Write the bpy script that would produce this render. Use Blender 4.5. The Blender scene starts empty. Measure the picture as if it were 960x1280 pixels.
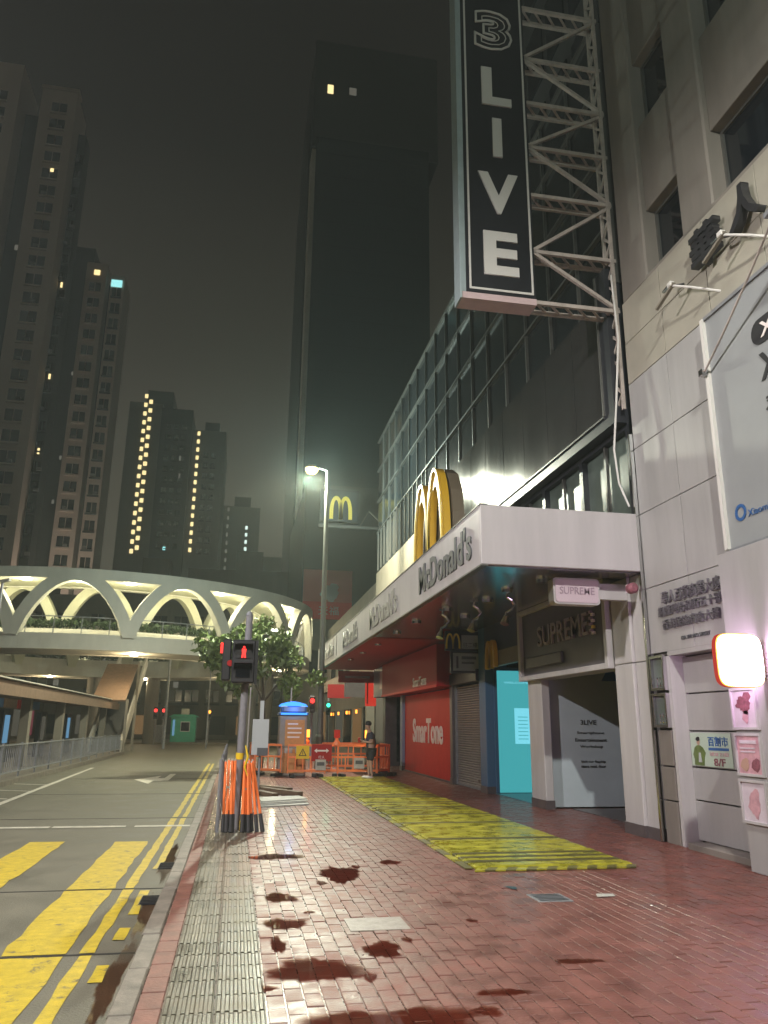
import bpy, bmesh, math, random
import numpy as np
from mathutils import Vector, Matrix
random.seed(7); rng = np.random.default_rng(7)
PI = math.pi; R = math.radians
S = bpy.context.scene; C = S.collection

# ------------------------------------------------------------------ camera
cd = bpy.data.cameras.new('camera'); cam = bpy.data.objects.new('camera', cd); C.objects.link(cam)
cd.sensor_fit = 'VERTICAL'; cd.sensor_height = 24; cd.lens = 957.44/1280*24
cd.clip_start = 0.05; cd.clip_end = 3000
cam.matrix_world = Matrix(((0.98270617, -0.05860541, -0.17565302, 0), (-0.18493888, -0.26306813, -0.94688583, 0),
                           (0.00928392, 0.96299562, -0.2693571, 1.6), (0, 0, 0, 1)))
S.camera = cam
# ------------------------------------------------------------------ night sky: overcast, lit from below by the city
w = bpy.data.worlds.new('World'); S.world = w; w.use_nodes = True
wn, wl = w.node_tree.nodes, w.node_tree.links
wn.clear()
tc = wn.new('ShaderNodeTexCoord'); sp = wn.new('ShaderNodeSeparateXYZ'); wl.new(tc.outputs['Generated'], sp.inputs[0])
cr = wn.new('ShaderNodeValToRGB'); e = cr.color_ramp.elements
e[0].position = 0.0; e[0].color = (.056, .050, .036, 1)
e[1].position = 1.0; e[1].color = (.0030, .0025, .0021, 1)
for p_, c_ in ((.25, (.038, .0335, .0250, 1)), (.45, (.0150, .0124, .0092, 1)), (.65, (.0042, .0034, .0028, 1))):
    k = e.new(p_); k.color = c_
nz = wn.new('ShaderNodeTexNoise'); nz.inputs['Scale'].default_value = 2.2; nz.inputs['Detail'].default_value = 4
wl.new(tc.outputs['Generated'], nz.inputs['Vector'])
mr = wn.new('ShaderNodeMapRange'); mr.inputs[3].default_value = .8; mr.inputs[4].default_value = 1.2; wl.new(nz.outputs['Fac'], mr.inputs[0])
wl.new(sp.outputs['Z'], cr.inputs[0])
mu = wn.new('ShaderNodeMixRGB'); mu.blend_type = 'MULTIPLY'; mu.inputs[0].default_value = 1
wl.new(cr.outputs[0], mu.inputs[1]); wl.new(mr.outputs[0], mu.inputs[2])
sky = wn.new('ShaderNodeTexSky'); sky.sky_type = 'NISHITA'; sky.sun_disc = False
sky.sun_elevation = R(-6); sky.sun_rotation = R(200)
b1 = wn.new('ShaderNodeBackground'); b1.inputs[1].default_value = .02; wl.new(sky.outputs[0], b1.inputs[0])
b2 = wn.new('ShaderNodeBackground'); b2.inputs[1].default_value = 1.15; wl.new(mu.outputs[0], b2.inputs[0])
ad = wn.new('ShaderNodeAddShader'); wl.new(b1.outputs[0], ad.inputs[0]); wl.new(b2.outputs[0], ad.inputs[1])
wo = wn.new('ShaderNodeOutputWorld'); wl.new(ad.outputs[0], wo.inputs[0])
S.view_settings.view_transform = 'Standard'; S.view_settings.look = 'None'
S.view_settings.exposure = 0.68; S.view_settings.gamma = 1.0; S.view_settings.use_curve_mapping = False
S.cycles.use_denoising = True; S.cycles.max_bounces = 6; S.cycles.diffuse_bounces = 3; S.cycles.glossy_bounces = 3
S.cycles.transmission_bounces = 4; S.cycles.volume_bounces = 0; S.cycles.caustics_reflective = False; S.cycles.caustics_refractive = False
S.cycles.sample_clamp_indirect = 4.0

# ------------------------------------------------------------------ materials
def mat(name, col, rough=.6, metal=0.0, var=0.0, scale=4.0, bump=0.0, bscale=40.0, coat=0.0, rvar=0.0, emit=None, estr=0.0, spec=.5, col2=None, streak=None, alpha=1.0, trans=0.0):
    m = bpy.data.materials.new(name); m.use_nodes = True
    nt = m.node_tree; N, L = nt.nodes, nt.links
    b = N['Principled BSDF']
    b.inputs['Base Color'].default_value = (*col, 1); b.inputs['Roughness'].default_value = rough
    b.inputs['Metallic'].default_value = metal; b.inputs['Specular IOR Level'].default_value = spec
    b.inputs['Coat Weight'].default_value = coat; b.inputs['Coat Roughness'].default_value = .12
    if trans: b.inputs['Transmission Weight'].default_value = trans; b.inputs['IOR'].default_value = 1.33
    if emit: b.inputs['Emission Color'].default_value = (*emit, 1); b.inputs['Emission Strength'].default_value = estr
    if var or bump or rvar or col2:
        g = N.new('ShaderNodeNewGeometry')
        v = g.outputs['Position']
        if streak:
            mp = N.new('ShaderNodeMapping'); mp.inputs['Scale'].default_value = streak; L.new(v, mp.inputs['Vector']); v = mp.outputs[0]
        n1 = N.new('ShaderNodeTexNoise'); n1.inputs['Scale'].default_value = scale; n1.inputs['Detail'].default_value = 6; n1.inputs['Roughness'].default_value = .65
        L.new(v, n1.inputs['Vector'])
        if var or col2:
            r = N.new('ShaderNodeValToRGB'); r.color_ramp.elements[0].position = .3; r.color_ramp.elements[1].position = .7
            lo = tuple(max(0, c*(1-var)) for c in col); hi = col2 if col2 else tuple(min(1, c*(1+var)) for c in col)
            r.color_ramp.elements[0].color = (*lo, 1); r.color_ramp.elements[1].color = (*hi, 1)
            L.new(n1.outputs['Fac'], r.inputs[0]); L.new(r.outputs[0], b.inputs['Base Color'])
        if rvar:
            q = N.new('ShaderNodeMapRange'); q.inputs[1].default_value = .3; q.inputs[2].default_value = .7
            q.inputs[3].default_value = max(.02, rough-rvar); q.inputs[4].default_value = min(1, rough+rvar)
            L.new(n1.outputs['Fac'], q.inputs[0]); L.new(q.outputs[0], b.inputs['Roughness'])
        if bump:
            n2 = N.new('ShaderNodeTexNoise'); n2.inputs['Scale'].default_value = bscale; n2.inputs['Detail'].default_value = 3
            L.new(g.outputs['Position'], n2.inputs['Vector'])
            bp = N.new('ShaderNodeBump'); bp.inputs['Strength'].default_value = bump; bp.inputs['Distance'].default_value = .01
            L.new(n2.outputs['Fac'], bp.inputs['Height']); L.new(bp.outputs[0], b.inputs['Normal'])
    return m
def emat(name, col, s):
    m = bpy.data.materials.new(name); m.use_nodes = True; N = m.node_tree.nodes; L = m.node_tree.links
    N.clear(); em = N.new('ShaderNodeEmission'); em.inputs[0].default_value = (*col, 1); em.inputs[1].default_value = s
    o = N.new('ShaderNodeOutputMaterial'); L.new(em.outputs[0], o.inputs[0]); return m
M = {}
M['asphalt'] = mat('asphalt', (.108, .101, .070), .62, var=.38, scale=1.6, bump=.8, bscale=70, rvar=.15)
M['ground'] = mat('ground', (.06, .056, .046), .8, var=.3, scale=.5)
M['crack'] = mat('crack', (.018, .017, .015), .9)
M['paver_bed'] = mat('paver_bed', (.085, .036, .028), .3, var=.4, scale=8, rvar=.15)
M['paver'] = mat('paver', (.160, .055, .041), .48, var=.36, scale=3.2, bump=.4, bscale=45, rvar=.2, coat=.24)
M['paver_grey'] = mat('paver_grey', (.165, .082, .063), .42, var=.3, scale=5, bump=.35, bscale=55, rvar=.2, coat=.26)
M['concrete_patch'] = mat('concrete_patch', (.25, .22, .19), .5, var=.25, scale=12, bump=.3)
M['kerb'] = mat('kerb', (.17, .15, .12), .6, var=.35, scale=5, bump=.3, bscale=60)
M['red_strip'] = mat('red_strip', (.17, .066, .048), .55, var=.3, scale=6, bump=.3)
M['tactile'] = mat('tactile', (.118, .106, .074), .42, var=.5, scale=3, bump=.3, rvar=.15, coat=.3)
M['yellow_paint'] = mat('yellow_paint', (.47, .35, .014), .5, var=.38, scale=6, bump=.3, bscale=80)
def worn_paint(name, col, lo=.36, hi=.43):
    m = mat(name, col, .5, var=.25, scale=9, bump=.4, bscale=70); N, L = m.node_tree.nodes, m.node_tree.links; b = N['Principled BSDF']
    src = b.inputs['Base Color'].links[0].from_socket; g = N.new('ShaderNodeNewGeometry'); t = N.new('ShaderNodeTexNoise'); t.inputs['Scale'].default_value = 5.5; t.inputs['Detail'].default_value = 10; t.inputs['Roughness'].default_value = .78
    L.new(g.outputs['Position'], t.inputs['Vector']); r = N.new('ShaderNodeMapRange'); r.inputs[1].default_value = lo; r.inputs[2].default_value = hi; L.new(t.outputs['Fac'], r.inputs[0])
    x = N.new('ShaderNodeMixRGB'); x.inputs[1].default_value = (.10, .09, .06, 1); L.new(r.outputs[0], x.inputs[0]); L.new(src, x.inputs[2]); L.new(x.outputs[0], b.inputs['Base Color']); return m
M['yellow_paint'] = worn_paint('yellow_paint', (.47, .35, .014))
M['white_paint'] = mat('white_paint', (.48, .46, .38), .5, var=.35, scale=7, bump=.3)
M['water'] = mat('water', (.9, .85, .8), .03, trans=1.0)
wm = bpy.data.materials.new('water_film'); wm.use_nodes = True; N = wm.node_tree.nodes; L = wm.node_tree.links; N.clear()
t1_ = N.new('ShaderNodeBsdfTransparent'); t1_.inputs[0].default_value = (.74, .55, .47, 1); g1_ = N.new('ShaderNodeBsdfGlossy'); g1_.inputs['Roughness'].default_value = .03
fr_ = N.new('ShaderNodeFresnel'); fr_.inputs[0].default_value = 1.33; mx_ = N.new('ShaderNodeMixShader'); L.new(fr_.outputs[0], mx_.inputs[0]); L.new(t1_.outputs[0], mx_.inputs[1]); L.new(g1_.outputs[0], mx_.inputs[2])
t2_ = N.new('ShaderNodeBsdfTransparent'); at_ = N.new('ShaderNodeAttribute'); at_.attribute_name = 'depth'; nz_ = N.new('ShaderNodeTexNoise'); nz_.inputs['Scale'].default_value = 9; nz_.inputs['Detail'].default_value = 5
ge_ = N.new('ShaderNodeNewGeometry'); L.new(ge_.outputs['Position'], nz_.inputs['Vector']); ma_ = N.new('ShaderNodeMath'); ma_.operation = 'MULTIPLY_ADD'; ma_.inputs[1].default_value = .9; ma_.inputs[2].default_value = -.45; L.new(nz_.outputs['Fac'], ma_.inputs[0])
mb_ = N.new('ShaderNodeMath'); mb_.operation = 'ADD'; L.new(at_.outputs['Fac'], mb_.inputs[0]); L.new(ma_.outputs[0], mb_.inputs[1]); mc_ = N.new('ShaderNodeMapRange'); mc_.inputs[1].default_value = .2; mc_.inputs[2].default_value = .68; L.new(mb_.outputs[0], mc_.inputs[0])
m2_ = N.new('ShaderNodeMixShader'); L.new(mc_.outputs[0], m2_.inputs[0]); L.new(t2_.outputs[0], m2_.inputs[1]); L.new(mx_.outputs[0], m2_.inputs[2]); o_ = N.new('ShaderNodeOutputMaterial'); L.new(m2_.outputs[0], o_.inputs[0]); M['water_film'] = wm
M['wet_soil'] = mat('wet_soil', (.055, .017, .011), .06, var=.3, scale=3, spec=.45)
M['white_panel'] = mat('white_panel', (.47, .46, .45), .42, var=.12, scale=3, bump=.05, bscale=30, streak=(1, 1, .12))
M['canopy_white'] = mat('canopy_white', (.43, .415, .415), .5, var=.10, scale=2.2, streak=(1, 1, .12))
M['tile'] = mat('tile', (.34, .335, .325), .38, var=.13, scale=2.4, streak=(1, 1, .15), bump=.06, bscale=25, rvar=.1)
M['tile_cream'] = mat('tile_cream', (.34, .32, .26), .45, var=.12, scale=1.4, bump=.06)
M['joint'] = mat('joint', (.12, .11, .10), .8)
M['granite'] = mat('granite', (.20, .18, .155), .6, var=.18, scale=1.4, bump=.15, bscale=50, streak=(1, 1, .25))
M['dark_glass'] = mat('dark_glass', (.008, .010, .014), .07, spec=.6)
M['facade_glass'] = mat('facade_glass', (.016, .021, .024), .16, spec=.7, rvar=.05, var=.2, scale=.3)
M['dirty_glass'] = mat('dirty_glass', (.10, .13, .11), .3, var=.35, scale=1.2, spec=.6)
M['metal_panel'] = mat('metal_panel', (.12, .12, .115), .13, metal=.7, var=.06, scale=.8, rvar=.04, streak=(1, 1, .2))
M['dark_frame'] = mat('dark_frame', (.022, .024, .03), .4)
M['mullion'] = mat('mullion', (.115, .115, .105), .42, metal=.3)
M['beige_wall'] = mat('beige_wall', (.20, .18, .14), .6, var=.12, scale=.8)
M['truss'] = mat('truss', (.42, .37, .33), .5, var=.25, scale=5)
M['sign_black'] = mat('sign_black', (.012, .013, .017), .35, var=.2, scale=2)
M['sign_letter'] = mat('sign_letter', (.62, .61, .57), .5)
M['sign_side'] = mat('sign_side', (.34, .42, .43), .45, var=.1)
M['sign_pink'] = mat('sign_pink', (.55, .42, .42), .5, var=.1)
M['steel_letter'] = mat('steel_letter', (.20, .19, .21), .38, metal=.5)
M['letter_grey'] = mat('letter_grey', (.085, .09, .095), .45)
M['letter_grey_dim'] = mat('letter_grey_dim', (.30, .30, .27), .5)
M['golden'] = mat('golden', (.66, .40, .02), .5)
M['golden_edge'] = mat('golden_edge', (.80, .62, .10), .5)
M['brown_board'] = mat('brown_board', (.16, .13, .085), .55)
M['mirror_ceiling'] = mat('mirror_ceiling', (.30, .30, .32), .2, metal=.8)
M['chrome'] = mat('chrome', (.6, .6, .6), .18, metal=1)
M['red_board'] = mat('red_board', (.56, .026, .02), .55, var=.06, spec=.18)
M['billboard_red'] = mat('billboard_red', (.46, .10, .08), .5, var=.06, scale=.6)
M['red_sign'] = mat('red_sign', (.34, .02, .02), .6, spec=.18)
M['white_letter'] = mat('white_letter', (.78, .72, .68), .5)
M['shutter'] = mat('shutter', (.27, .25, .24), .45, metal=.3, var=.1)
M['dark_interior'] = mat('dark_interior', (.02, .02, .028), .6)
M['blue_wall'] = mat('blue_wall', (.06, .13, .22), .5)
M['pale_blue_sign'] = mat('pale_blue_sign', (.22, .27, .38), .5)
M['taupe_board'] = mat('taupe_board', (.085, .075, .085), .42, var=.08)
M['taupe_letter'] = mat('taupe_letter', (.30, .25, .26), .4)
M['pink_board'] = mat('pink_board', (.60, .50, .54), .45)
M['pink_letter'] = mat('pink_letter', (.36, .27, .32), .5)
M['ad_white'] = mat('ad_white', (.40, .44, .44), .4)
M['billboard_white'] = mat('billboard_white', (.27, .285, .285), .45, var=.06, scale=1.5)
M['board_blue'] = mat('board_blue', (.50, .58, .62), .45, var=.06, scale=1.5)
M['ad_text'] = mat('ad_text', (.07, .075, .085), .5)
M['granite_dark'] = mat('granite_dark', (.10, .085, .085), .4, var=.2)
M['cyan_lit'] = emat('cyan_lit', (.055, .35, .38), .66)
M['cyan_screen'] = emat('cyan_screen', (.16, .55, .66), .8)
M['cyan_floor'] = mat('cyan_floor', (.10, .22, .26), .35)
M['orange_plastic'] = mat('orange_plastic', (.84, .235, .075), .42, var=.15, scale=4)
M['orange_pole'] = mat('orange_pole', (.84, .19, .035), .40, var=.12, scale=8)
M['black_rubber'] = mat('black_rubber', (.02, .02, .02), .6)
M['galv'] = mat('galv', (.24, .25, .26), .5, metal=.3, var=.2, scale=7)
M['pole_grey'] = mat('pole_grey', (.20, .20, .215), .45, var=.15, scale=9)
M['lamp_pole'] = mat('lamp_pole', (.11, .115, .10), .4, metal=.3, var=.15)
M['signal_black'] = mat('signal_black', (.018, .018, .02), .45)
M['mat_yellow'] = mat('mat_yellow', (.37, .355, .03), .32, var=.55, scale=4, bump=.6, bscale=28, rvar=.18, coat=.35)
M['mat_dark'] = mat('mat_dark', (.12, .112, .035), .38, var=.4, scale=8, bump=.5)
M['bark'] = mat('bark', (.06, .045, .03), .9, bump=.5)
M['leaf'] = mat('leaf', (.13, .19, .05), .45, var=.5, scale=2.5)
M['hedge'] = mat('hedge', (.03, .055, .02), .6, var=.5, scale=3)
M['bridge'] = mat('bridge', (.55, .53, .46), .55, var=.12, scale=.7, streak=(1, 1, .4))
M['bridge_soffit'] = mat('bridge_soffit', (.50, .49, .36), .6)
M['bridge_lamp'] = emat('bridge_lamp', (1, .97, .80), 9)
M['timber'] = mat('timber', (.14, .10, .06), .7, var=.3)
M['sheet_white'] = mat('sheet_white', (.42, .42, .38), .6, var=.2)
M['concrete'] = mat('concrete', (.13, .115, .095), .75, var=.2, scale=.8, streak=(1, 1, .15))
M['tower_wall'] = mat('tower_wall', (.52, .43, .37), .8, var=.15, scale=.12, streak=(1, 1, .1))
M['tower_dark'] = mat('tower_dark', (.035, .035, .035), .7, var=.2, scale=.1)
M['tower_glass'] = mat('tower_glass', (.012, .012, .013), .15)
M['tower_far'] = mat('tower_far', (.16, .16, .15), .8, var=.2, scale=.1)
M['tower_office'] = mat('tower_office', (.014, .024, .027), .25, spec=.6, var=.15, scale=.06, streak=(1, 1, .2))
M['office_fin'] = mat('office_fin', (.022, .027, .029), .4)
M['lit_warm'] = emat('lit_warm', (1.0, .78, .36), .95)
M['lit_white'] = emat('lit_white', (.80, 1.0, .92), .75)
M['lit_dim'] = emat('lit_dim', (.5, .47, .38), .14)
M['lit_cyan'] = emat('lit_cyan', (.35, .85, .85), .8)
M['shop_warm'] = emat('shop_warm', (1.0, .55, .22), .10)
M['shop_pink'] = emat('shop_pink', (.55, .10, .15), .14)
M['shop_blue'] = emat('shop_blue', (.20, .45, .70), .35)
M['shop_white'] = emat('shop_white', (.60, .55, .42), .07)
M['red_light'] = emat('red_light', (1, .03, .025), 2.2)
M['lit_red'] = emat('lit_red', (.62, .035, .02), .55)
M['green_light'] = emat('green_light', (.05, 1, .55), 2.0)
M['amber_light'] = emat('amber_light', (1, .33, .04), 2.2)
M['blue_light'] = emat('blue_light', (.05, .25, 1), 1.5)
M['lamp_glow'] = emat('lamp_glow', (1, .62, .18), 9)
M['glow_front'] = emat('glow_front', (1.0, .62, 1.0), 13)
M['bloom_ring'] = emat('bloom_ring', (1.0, .62, .12), 1.2)
M['glow_rim'] = emat('glow_rim', (.75, .07, .05), .40)
M['green_paint'] = mat('green_paint', (.03, .32, .20), .45, var=.15)
M['brown_roof'] = mat('brown_roof', (.20, .13, .085), .6, var=.2)
M['skin'] = mat('skin', (.42, .27, .2), .55)
M['hair'] = mat('hair', (.012, .01, .01), .5)
M['shirt'] = mat('shirt', (.045, .05, .075), .8)
M['shorts'] = mat('shorts', (.03, .03, .035), .85)
M['shoe'] = mat('shoe', (.55, .53, .5), .6)
M['poster_pink'] = mat('poster_pink', (.52, .30, .33), .4, var=.25, scale=9)
M['poster_pale'] = mat('poster_pale', (.58, .52, .56), .4, var=.1, scale=7)
M['poster_dark'] = mat('poster_dark', (.22, .08, .10), .4, var=.5, scale=22)
M['poster_green'] = mat('poster_green', (.42, .52, .42), .4)
M['poster_blue'] = mat('poster_blue', (.03, .11, .30), .45)
M['poster_orange'] = mat('poster_orange', (.55, .26, .08), .45, var=.12, scale=9)
M['yellow_sign'] = mat('yellow_sign', (.75, .52, .02), .45)
M['booth_grey'] = mat('booth_grey', (.27, .25, .22), .45, var=.1)

# ------------------------------------------------------------------ helpers
def wloc(o):
    v = Vector((0, 0, 0))
    while o: v += o.location; o = o.parent
    return v
def link(o, parent=None):
    C.objects.link(o)
    if parent: o.parent = parent
    return o
def tag(o, label=None, cat=None, group=None, kind=None):
    if label: o['label'] = label
    if cat: o['category'] = cat
    if group: o['group'] = group
    if kind: o['kind'] = kind
    return o
def thing(name, label, cat, loc=(0, 0, 0), group=None, rz=0):
    o = bpy.data.objects.new(name, None); o.empty_display_size = .2; C.objects.link(o); o.location = loc; o.rotation_euler = (0, 0, rz)
    return tag(o, label, cat, group)
class MB:
    def __init__(s): s.v = []; s.f = []; s.sm = False
    def add(s, vs, fs):
        n = len(s.v); s.v += [tuple(p) for p in vs]; s.f += [tuple(i+n for i in f) for f in fs]; return s
    def box(s, x0, x1, y0, y1, z0, z1, c=0):
        if c <= 0:
            return s.add([(x, y, z) for x in (x0, x1) for y in (y0, y1) for z in (z0, z1)],
                         [(0, 1, 3, 2), (4, 6, 7, 5), (0, 4, 5, 1), (2, 3, 7, 6), (0, 2, 6, 4), (1, 5, 7, 3)])
        bm = bmesh.new(); bmesh.ops.create_cube(bm, size=1)
        bmesh.ops.scale(bm, vec=(x1-x0, y1-y0, z1-z0), verts=bm.verts)
        bmesh.ops.bevel(bm, geom=bm.edges[:], offset=c, segments=1, affect='EDGES')
        bmesh.ops.translate(bm, vec=((x0+x1)/2, (y0+y1)/2, (z0+z1)/2), verts=bm.verts)
        bm.verts.index_update(); s.add([v.co[:] for v in bm.verts], [[v.index for v in f.verts] for f in bm.faces]); bm.free(); return s
    def bar(s, p, q, w, h=None, up=(0, 0, 1)):
        p, q = Vector(p), Vector(q); h = h or w; d = (q-p).normalized(); u = Vector(up)
        if abs(d.dot(u)) > .98: u = Vector((1, 0, 0))
        a = d.cross(u).normalized()*w/2; b = a.cross(d).normalized()*h/2
        return s.add([o+i*a+j*b for o in (p, q) for i, j in ((-1, -1), (1, -1), (1, 1), (-1, 1))],
                     [(0, 1, 2, 3), (4, 7, 6, 5), (0, 4, 5, 1), (1, 5, 6, 2), (2, 6, 7, 3), (3, 7, 4, 0)])
    def cyl(s, p, q, r0, r1=None, n=12):
        r1 = r0 if r1 is None else r1; p, q = Vector(p), Vector(q); d = (q-p).normalized()
        u = Vector((0, 0, 1)) if abs(d.z) < .9 else Vector((1, 0, 0)); a = d.cross(u).normalized(); b = a.cross(d)
        vs = [o+r*(math.cos(2*PI*i/n)*a+math.sin(2*PI*i/n)*b) for o, r in ((p, r0), (q, r1)) for i in range(n)]
        return s.add(vs, [(i, (i+1) % n, n+(i+1) % n, n+i) for i in range(n)]+[tuple(range(n-1, -1, -1)), tuple(range(n, 2*n))])
    def tube(s, pts, r, n=8):
        pts = [Vector(p) for p in pts]; rs = r if isinstance(r, (list, tuple)) else [r]*len(pts); vs = []; a = None
        for i, p in enumerate(pts):
            d = (pts[min(i+1, len(pts)-1)]-pts[max(i-1, 0)]).normalized()
            if a is None: a = d.orthogonal().normalized()
            else: a = (a-a.dot(d)*d).normalized()
            b = d.cross(a); vs += [p+rs[i]*(math.cos(2*PI*k/n)*a+math.sin(2*PI*k/n)*b) for k in range(n)]
        fs = [(i*n+k, i*n+(k+1) % n, (i+1)*n+(k+1) % n, (i+1)*n+k) for i in range(len(pts)-1) for k in range(n)]
        fs += [tuple(range(n-1, -1, -1)), tuple(range((len(pts)-1)*n, len(pts)*n))]
        return s.add(vs, fs)
    def prism(s, poly, o, u, v, n):    # polygon in (u,v) at o, extruded along n
        o, u, v, n = map(Vector, (o, u, v, n)); k = len(poly)
        vs = [o+a*u+b*v for a, b in poly]+[o+a*u+b*v+n for a, b in poly]
        return s.add(vs, [tuple(range(k-1, -1, -1)), tuple(range(k, 2*k))]+[(i, (i+1) % k, k+(i+1) % k, k+i) for i in range(k)])
    def lathe(s, prof, o, n=16):
        o = Vector(o); k = len(prof)
        vs = [o+Vector((r*math.cos(2*PI*i/n), r*math.sin(2*PI*i/n), z)) for r, z in prof for i in range(n)]
        return s.add(vs, [(j*n+i, j*n+(i+1) % n, (j+1)*n+(i+1) % n, (j+1)*n+i) for j in range(k-1) for i in range(n)]+[tuple(range(n-1, -1, -1)), tuple(range((k-1)*n, k*n))])
    def mesh(s, name, m, off=Vector((0, 0, 0))):
        me = bpy.data.meshes.new(name)
        me.from_pydata([(a-off.x, b-off.y, c-off.z) for a, b, c in s.v], [], s.f)
        bm = bmesh.new(); bm.from_mesh(me); bmesh.ops.recalc_face_normals(bm, faces=bm.faces); bm.to_mesh(me); bm.free()
        if m: me.materials.append(M[m])
        if s.sm:
            for p in me.polygons: p.use_smooth = True
        return me
    def build(s, name, m, parent=None, local=False, **t):
        off = Vector((0, 0, 0)) if (local or not parent) else wloc(parent)
        o = bpy.data.objects.new(name, s.mesh(name, m, off)); link(o, parent); tag(o, **t); return o
def part(name, m, parent, *bx, c=0, local=False, **t):
    b = MB()
    for q in bx: b.box(*q, c=c)
    return b.build(name, m, parent, local, **t)
def single(name, m, label, cat, mb, group=None): return mb.build(name, m, None, label=label, cat=cat, group=group)
def inst(name, me, parent, loc, rot=(0, 0, 0), sc=None):
    o = bpy.data.objects.new(name, me); link(o, parent); o.location = Vector(loc)-(wloc(parent) if parent else Vector((0, 0, 0))); o.rotation_euler = rot
    if sc: o.scale = sc
    return o
def copy_tree(o, parent=None):
    c = o.copy(); C.objects.link(c)
    if parent: c.parent = parent; c.matrix_parent_inverse = o.matrix_parent_inverse.copy()
    for ch in [k for k in C.objects if k.parent == o]: copy_tree(ch, c)
    return c
def text(name, body, m, parent, at, right, up, width=None, height=None, ext=.01, off=0.0, outline=0, shear=0, spacing=1.0):
    cu = bpy.data.curves.new(name, 'FONT'); cu.body = body; cu.size = 1; cu.extrude = 0 if outline else 1.0; cu.offset = off; cu.resolution_u = 3
    cu.space_character = spacing; cu.shear = shear
    if outline: cu.fill_mode = 'NONE'; cu.bevel_depth = outline; cu.bevel_resolution = 1
    o = bpy.data.objects.new(name, cu); me = bpy.data.meshes.new_from_object(o)
    bpy.data.objects.remove(o)
    n = len(me.vertices); co = np.empty(n*3); me.vertices.foreach_get('co', co); co = co.reshape(-1, 3)
    lo, hi = co.min(0), co.max(0); s = hi-lo
    sx = width/s[0] if width else height/s[1]; sy = height/s[1] if height else sx
    r_, u_ = np.array(right, float), np.array(up, float); n_ = np.cross(r_, u_)
    q = (co-(lo+hi)/2)*np.array([sx, sy, ext/max(s[2], 1e-6) if not outline else sx])
    W = np.outer(q[:, 0], r_)+np.outer(q[:, 1], u_)+np.outer(q[:, 2], n_)+np.array(at)
    if parent: W = W-np.array(wloc(parent)[:])
    me.vertices.foreach_set('co', W.ravel()); me.materials.clear(); me.materials.append(M[m]); me.update()
    ob = bpy.data.objects.new(name, me); return link(ob, parent)
WALL = dict(right=(0, -1, 0), up=(0, 0, 1))     # reads on a face looking towards the street (-X)
FACE = dict(right=(1, 0, 0), up=(0, 0, 1))      # reads on a face looking towards -Y
def spot(name, parent, loc, power, col, size=.25, angle=165, blend=1.0, aim=(0, 0, -1)):
    l = bpy.data.lights.new(name, 'SPOT'); l.energy = power; l.color = col; l.spot_size = R(angle); l.spot_blend = blend; l.shadow_soft_size = size
    o = bpy.data.objects.new(name, l); link(o, parent); o.location = Vector(loc)-(wloc(parent) if parent else Vector()); o.rotation_euler = Vector(aim).to_track_quat('-Z', 'Y').to_euler(); return o
def point(name, parent, loc, power, col, size=.1):
    l = bpy.data.lights.new(name, 'POINT'); l.energy = power; l.color = col; l.shadow_soft_size = size
    o = bpy.data.objects.new(name, l); link(o, parent); o.location = Vector(loc)-(wloc(parent) if parent else Vector()); return o

# ================================================================== THE GROUND
ZR = -.12
ground = part('ground', 'ground', None, (-900, 900, -300, 1500, -.6, -.135), kind='structure')
road = part('road', 'asphalt', None, (-7.0, -.60, -30, 78, -.5, ZR), kind='structure')
crossroad = part('crossing_road', 'asphalt', None, (-60, -7.0, 50, 78, -.5, ZR-.004), (-.60, 40, 38, 78, -.5, ZR-.004), kind='structure')
# joints of the concrete road slabs
for y in (6.9, 9.4, 16.1, 21.5, 27.3): part('slab_joint', 'crack', road, (-5.2, -.62, y, y+.035, ZR-.02, ZR+.003))
def strip(name, m, poly, z, parent, jag=0):
    mb = MB(); mb.add([(x, y, z) for x, y in poly], [tuple(range(len(poly)))]); return mb.build(name, m, parent)
def worn(x0, x1, y0, y1, a=.012, n=.3, skew=0):
    k = max(2, int((y1-y0)/n)); L_ = [(x0+random.uniform(-a, a)+skew*(i/k), y0+(y1-y0)*i/k) for i in range(k+1)]
    R_ = [(x1+random.uniform(-a, a)+skew*(i/k), y0+(y1-y0)*i/k) for i in range(k+1)]; return L_+R_[::-1]
zp = ZR+.005
for x0, x1, y0, y1 in ((-1.66, -1.18, 4.0, 6.88), (-1.66, -1.18, 6.95, 9.38), (-1.66, -1.18, 9.45, 13.0),
                       (-2.92, -2.42, 4.0, 6.88), (-2.92, -2.42, 6.95, 9.38), (-2.90, -2.38, 9.45, 13.1), (-4.18, -3.66, 4.0, 6.88), (-4.18, -3.66, 6.95, 9.38), (-4.15, -3.64, 9.45, 13.1)):
    strip('yellow_crossing_stripe', 'yellow_paint', worn(x0, x1, y0, y1, .02), zp, road)
for y0, y1 in ((3, 6.88), (6.95, 9.38), (9.45, 16.0), (16.2, 21.4), (21.6, 27.2), (27.4, 37.5)):
    strip('yellow_kerb_line', 'yellow_paint', worn(-1.07, -.965, y0, y1, .012), zp, road)
for y0, y1 in ((4.2, 5.3), (6.2, 6.6), (7.3, 7.7), (8.2, 9.3), (10.6, 16.0), (16.2, 21.4), (21.6, 27.2), (27.4, 37.5)):
    strip('yellow_kerb_line', 'yellow_paint', worn(-.88, -.79, y0, y1, .012), zp+.001, road)
for x0, x1 in ((-5.0, -3.0), (-2.95, -1.75), (-1.6, -.64)):
    strip('stop_line', 'white_paint', [(x0, 14.75), (x1, 14.75), (x1, 14.95), (x0, 14.95)], zp+.002, road)
strip('lane_edge_line', 'white_paint', worn(-4.86, -4.72, 14.9, 34, .008, .8, -.7), zp+.002, road)
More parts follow.
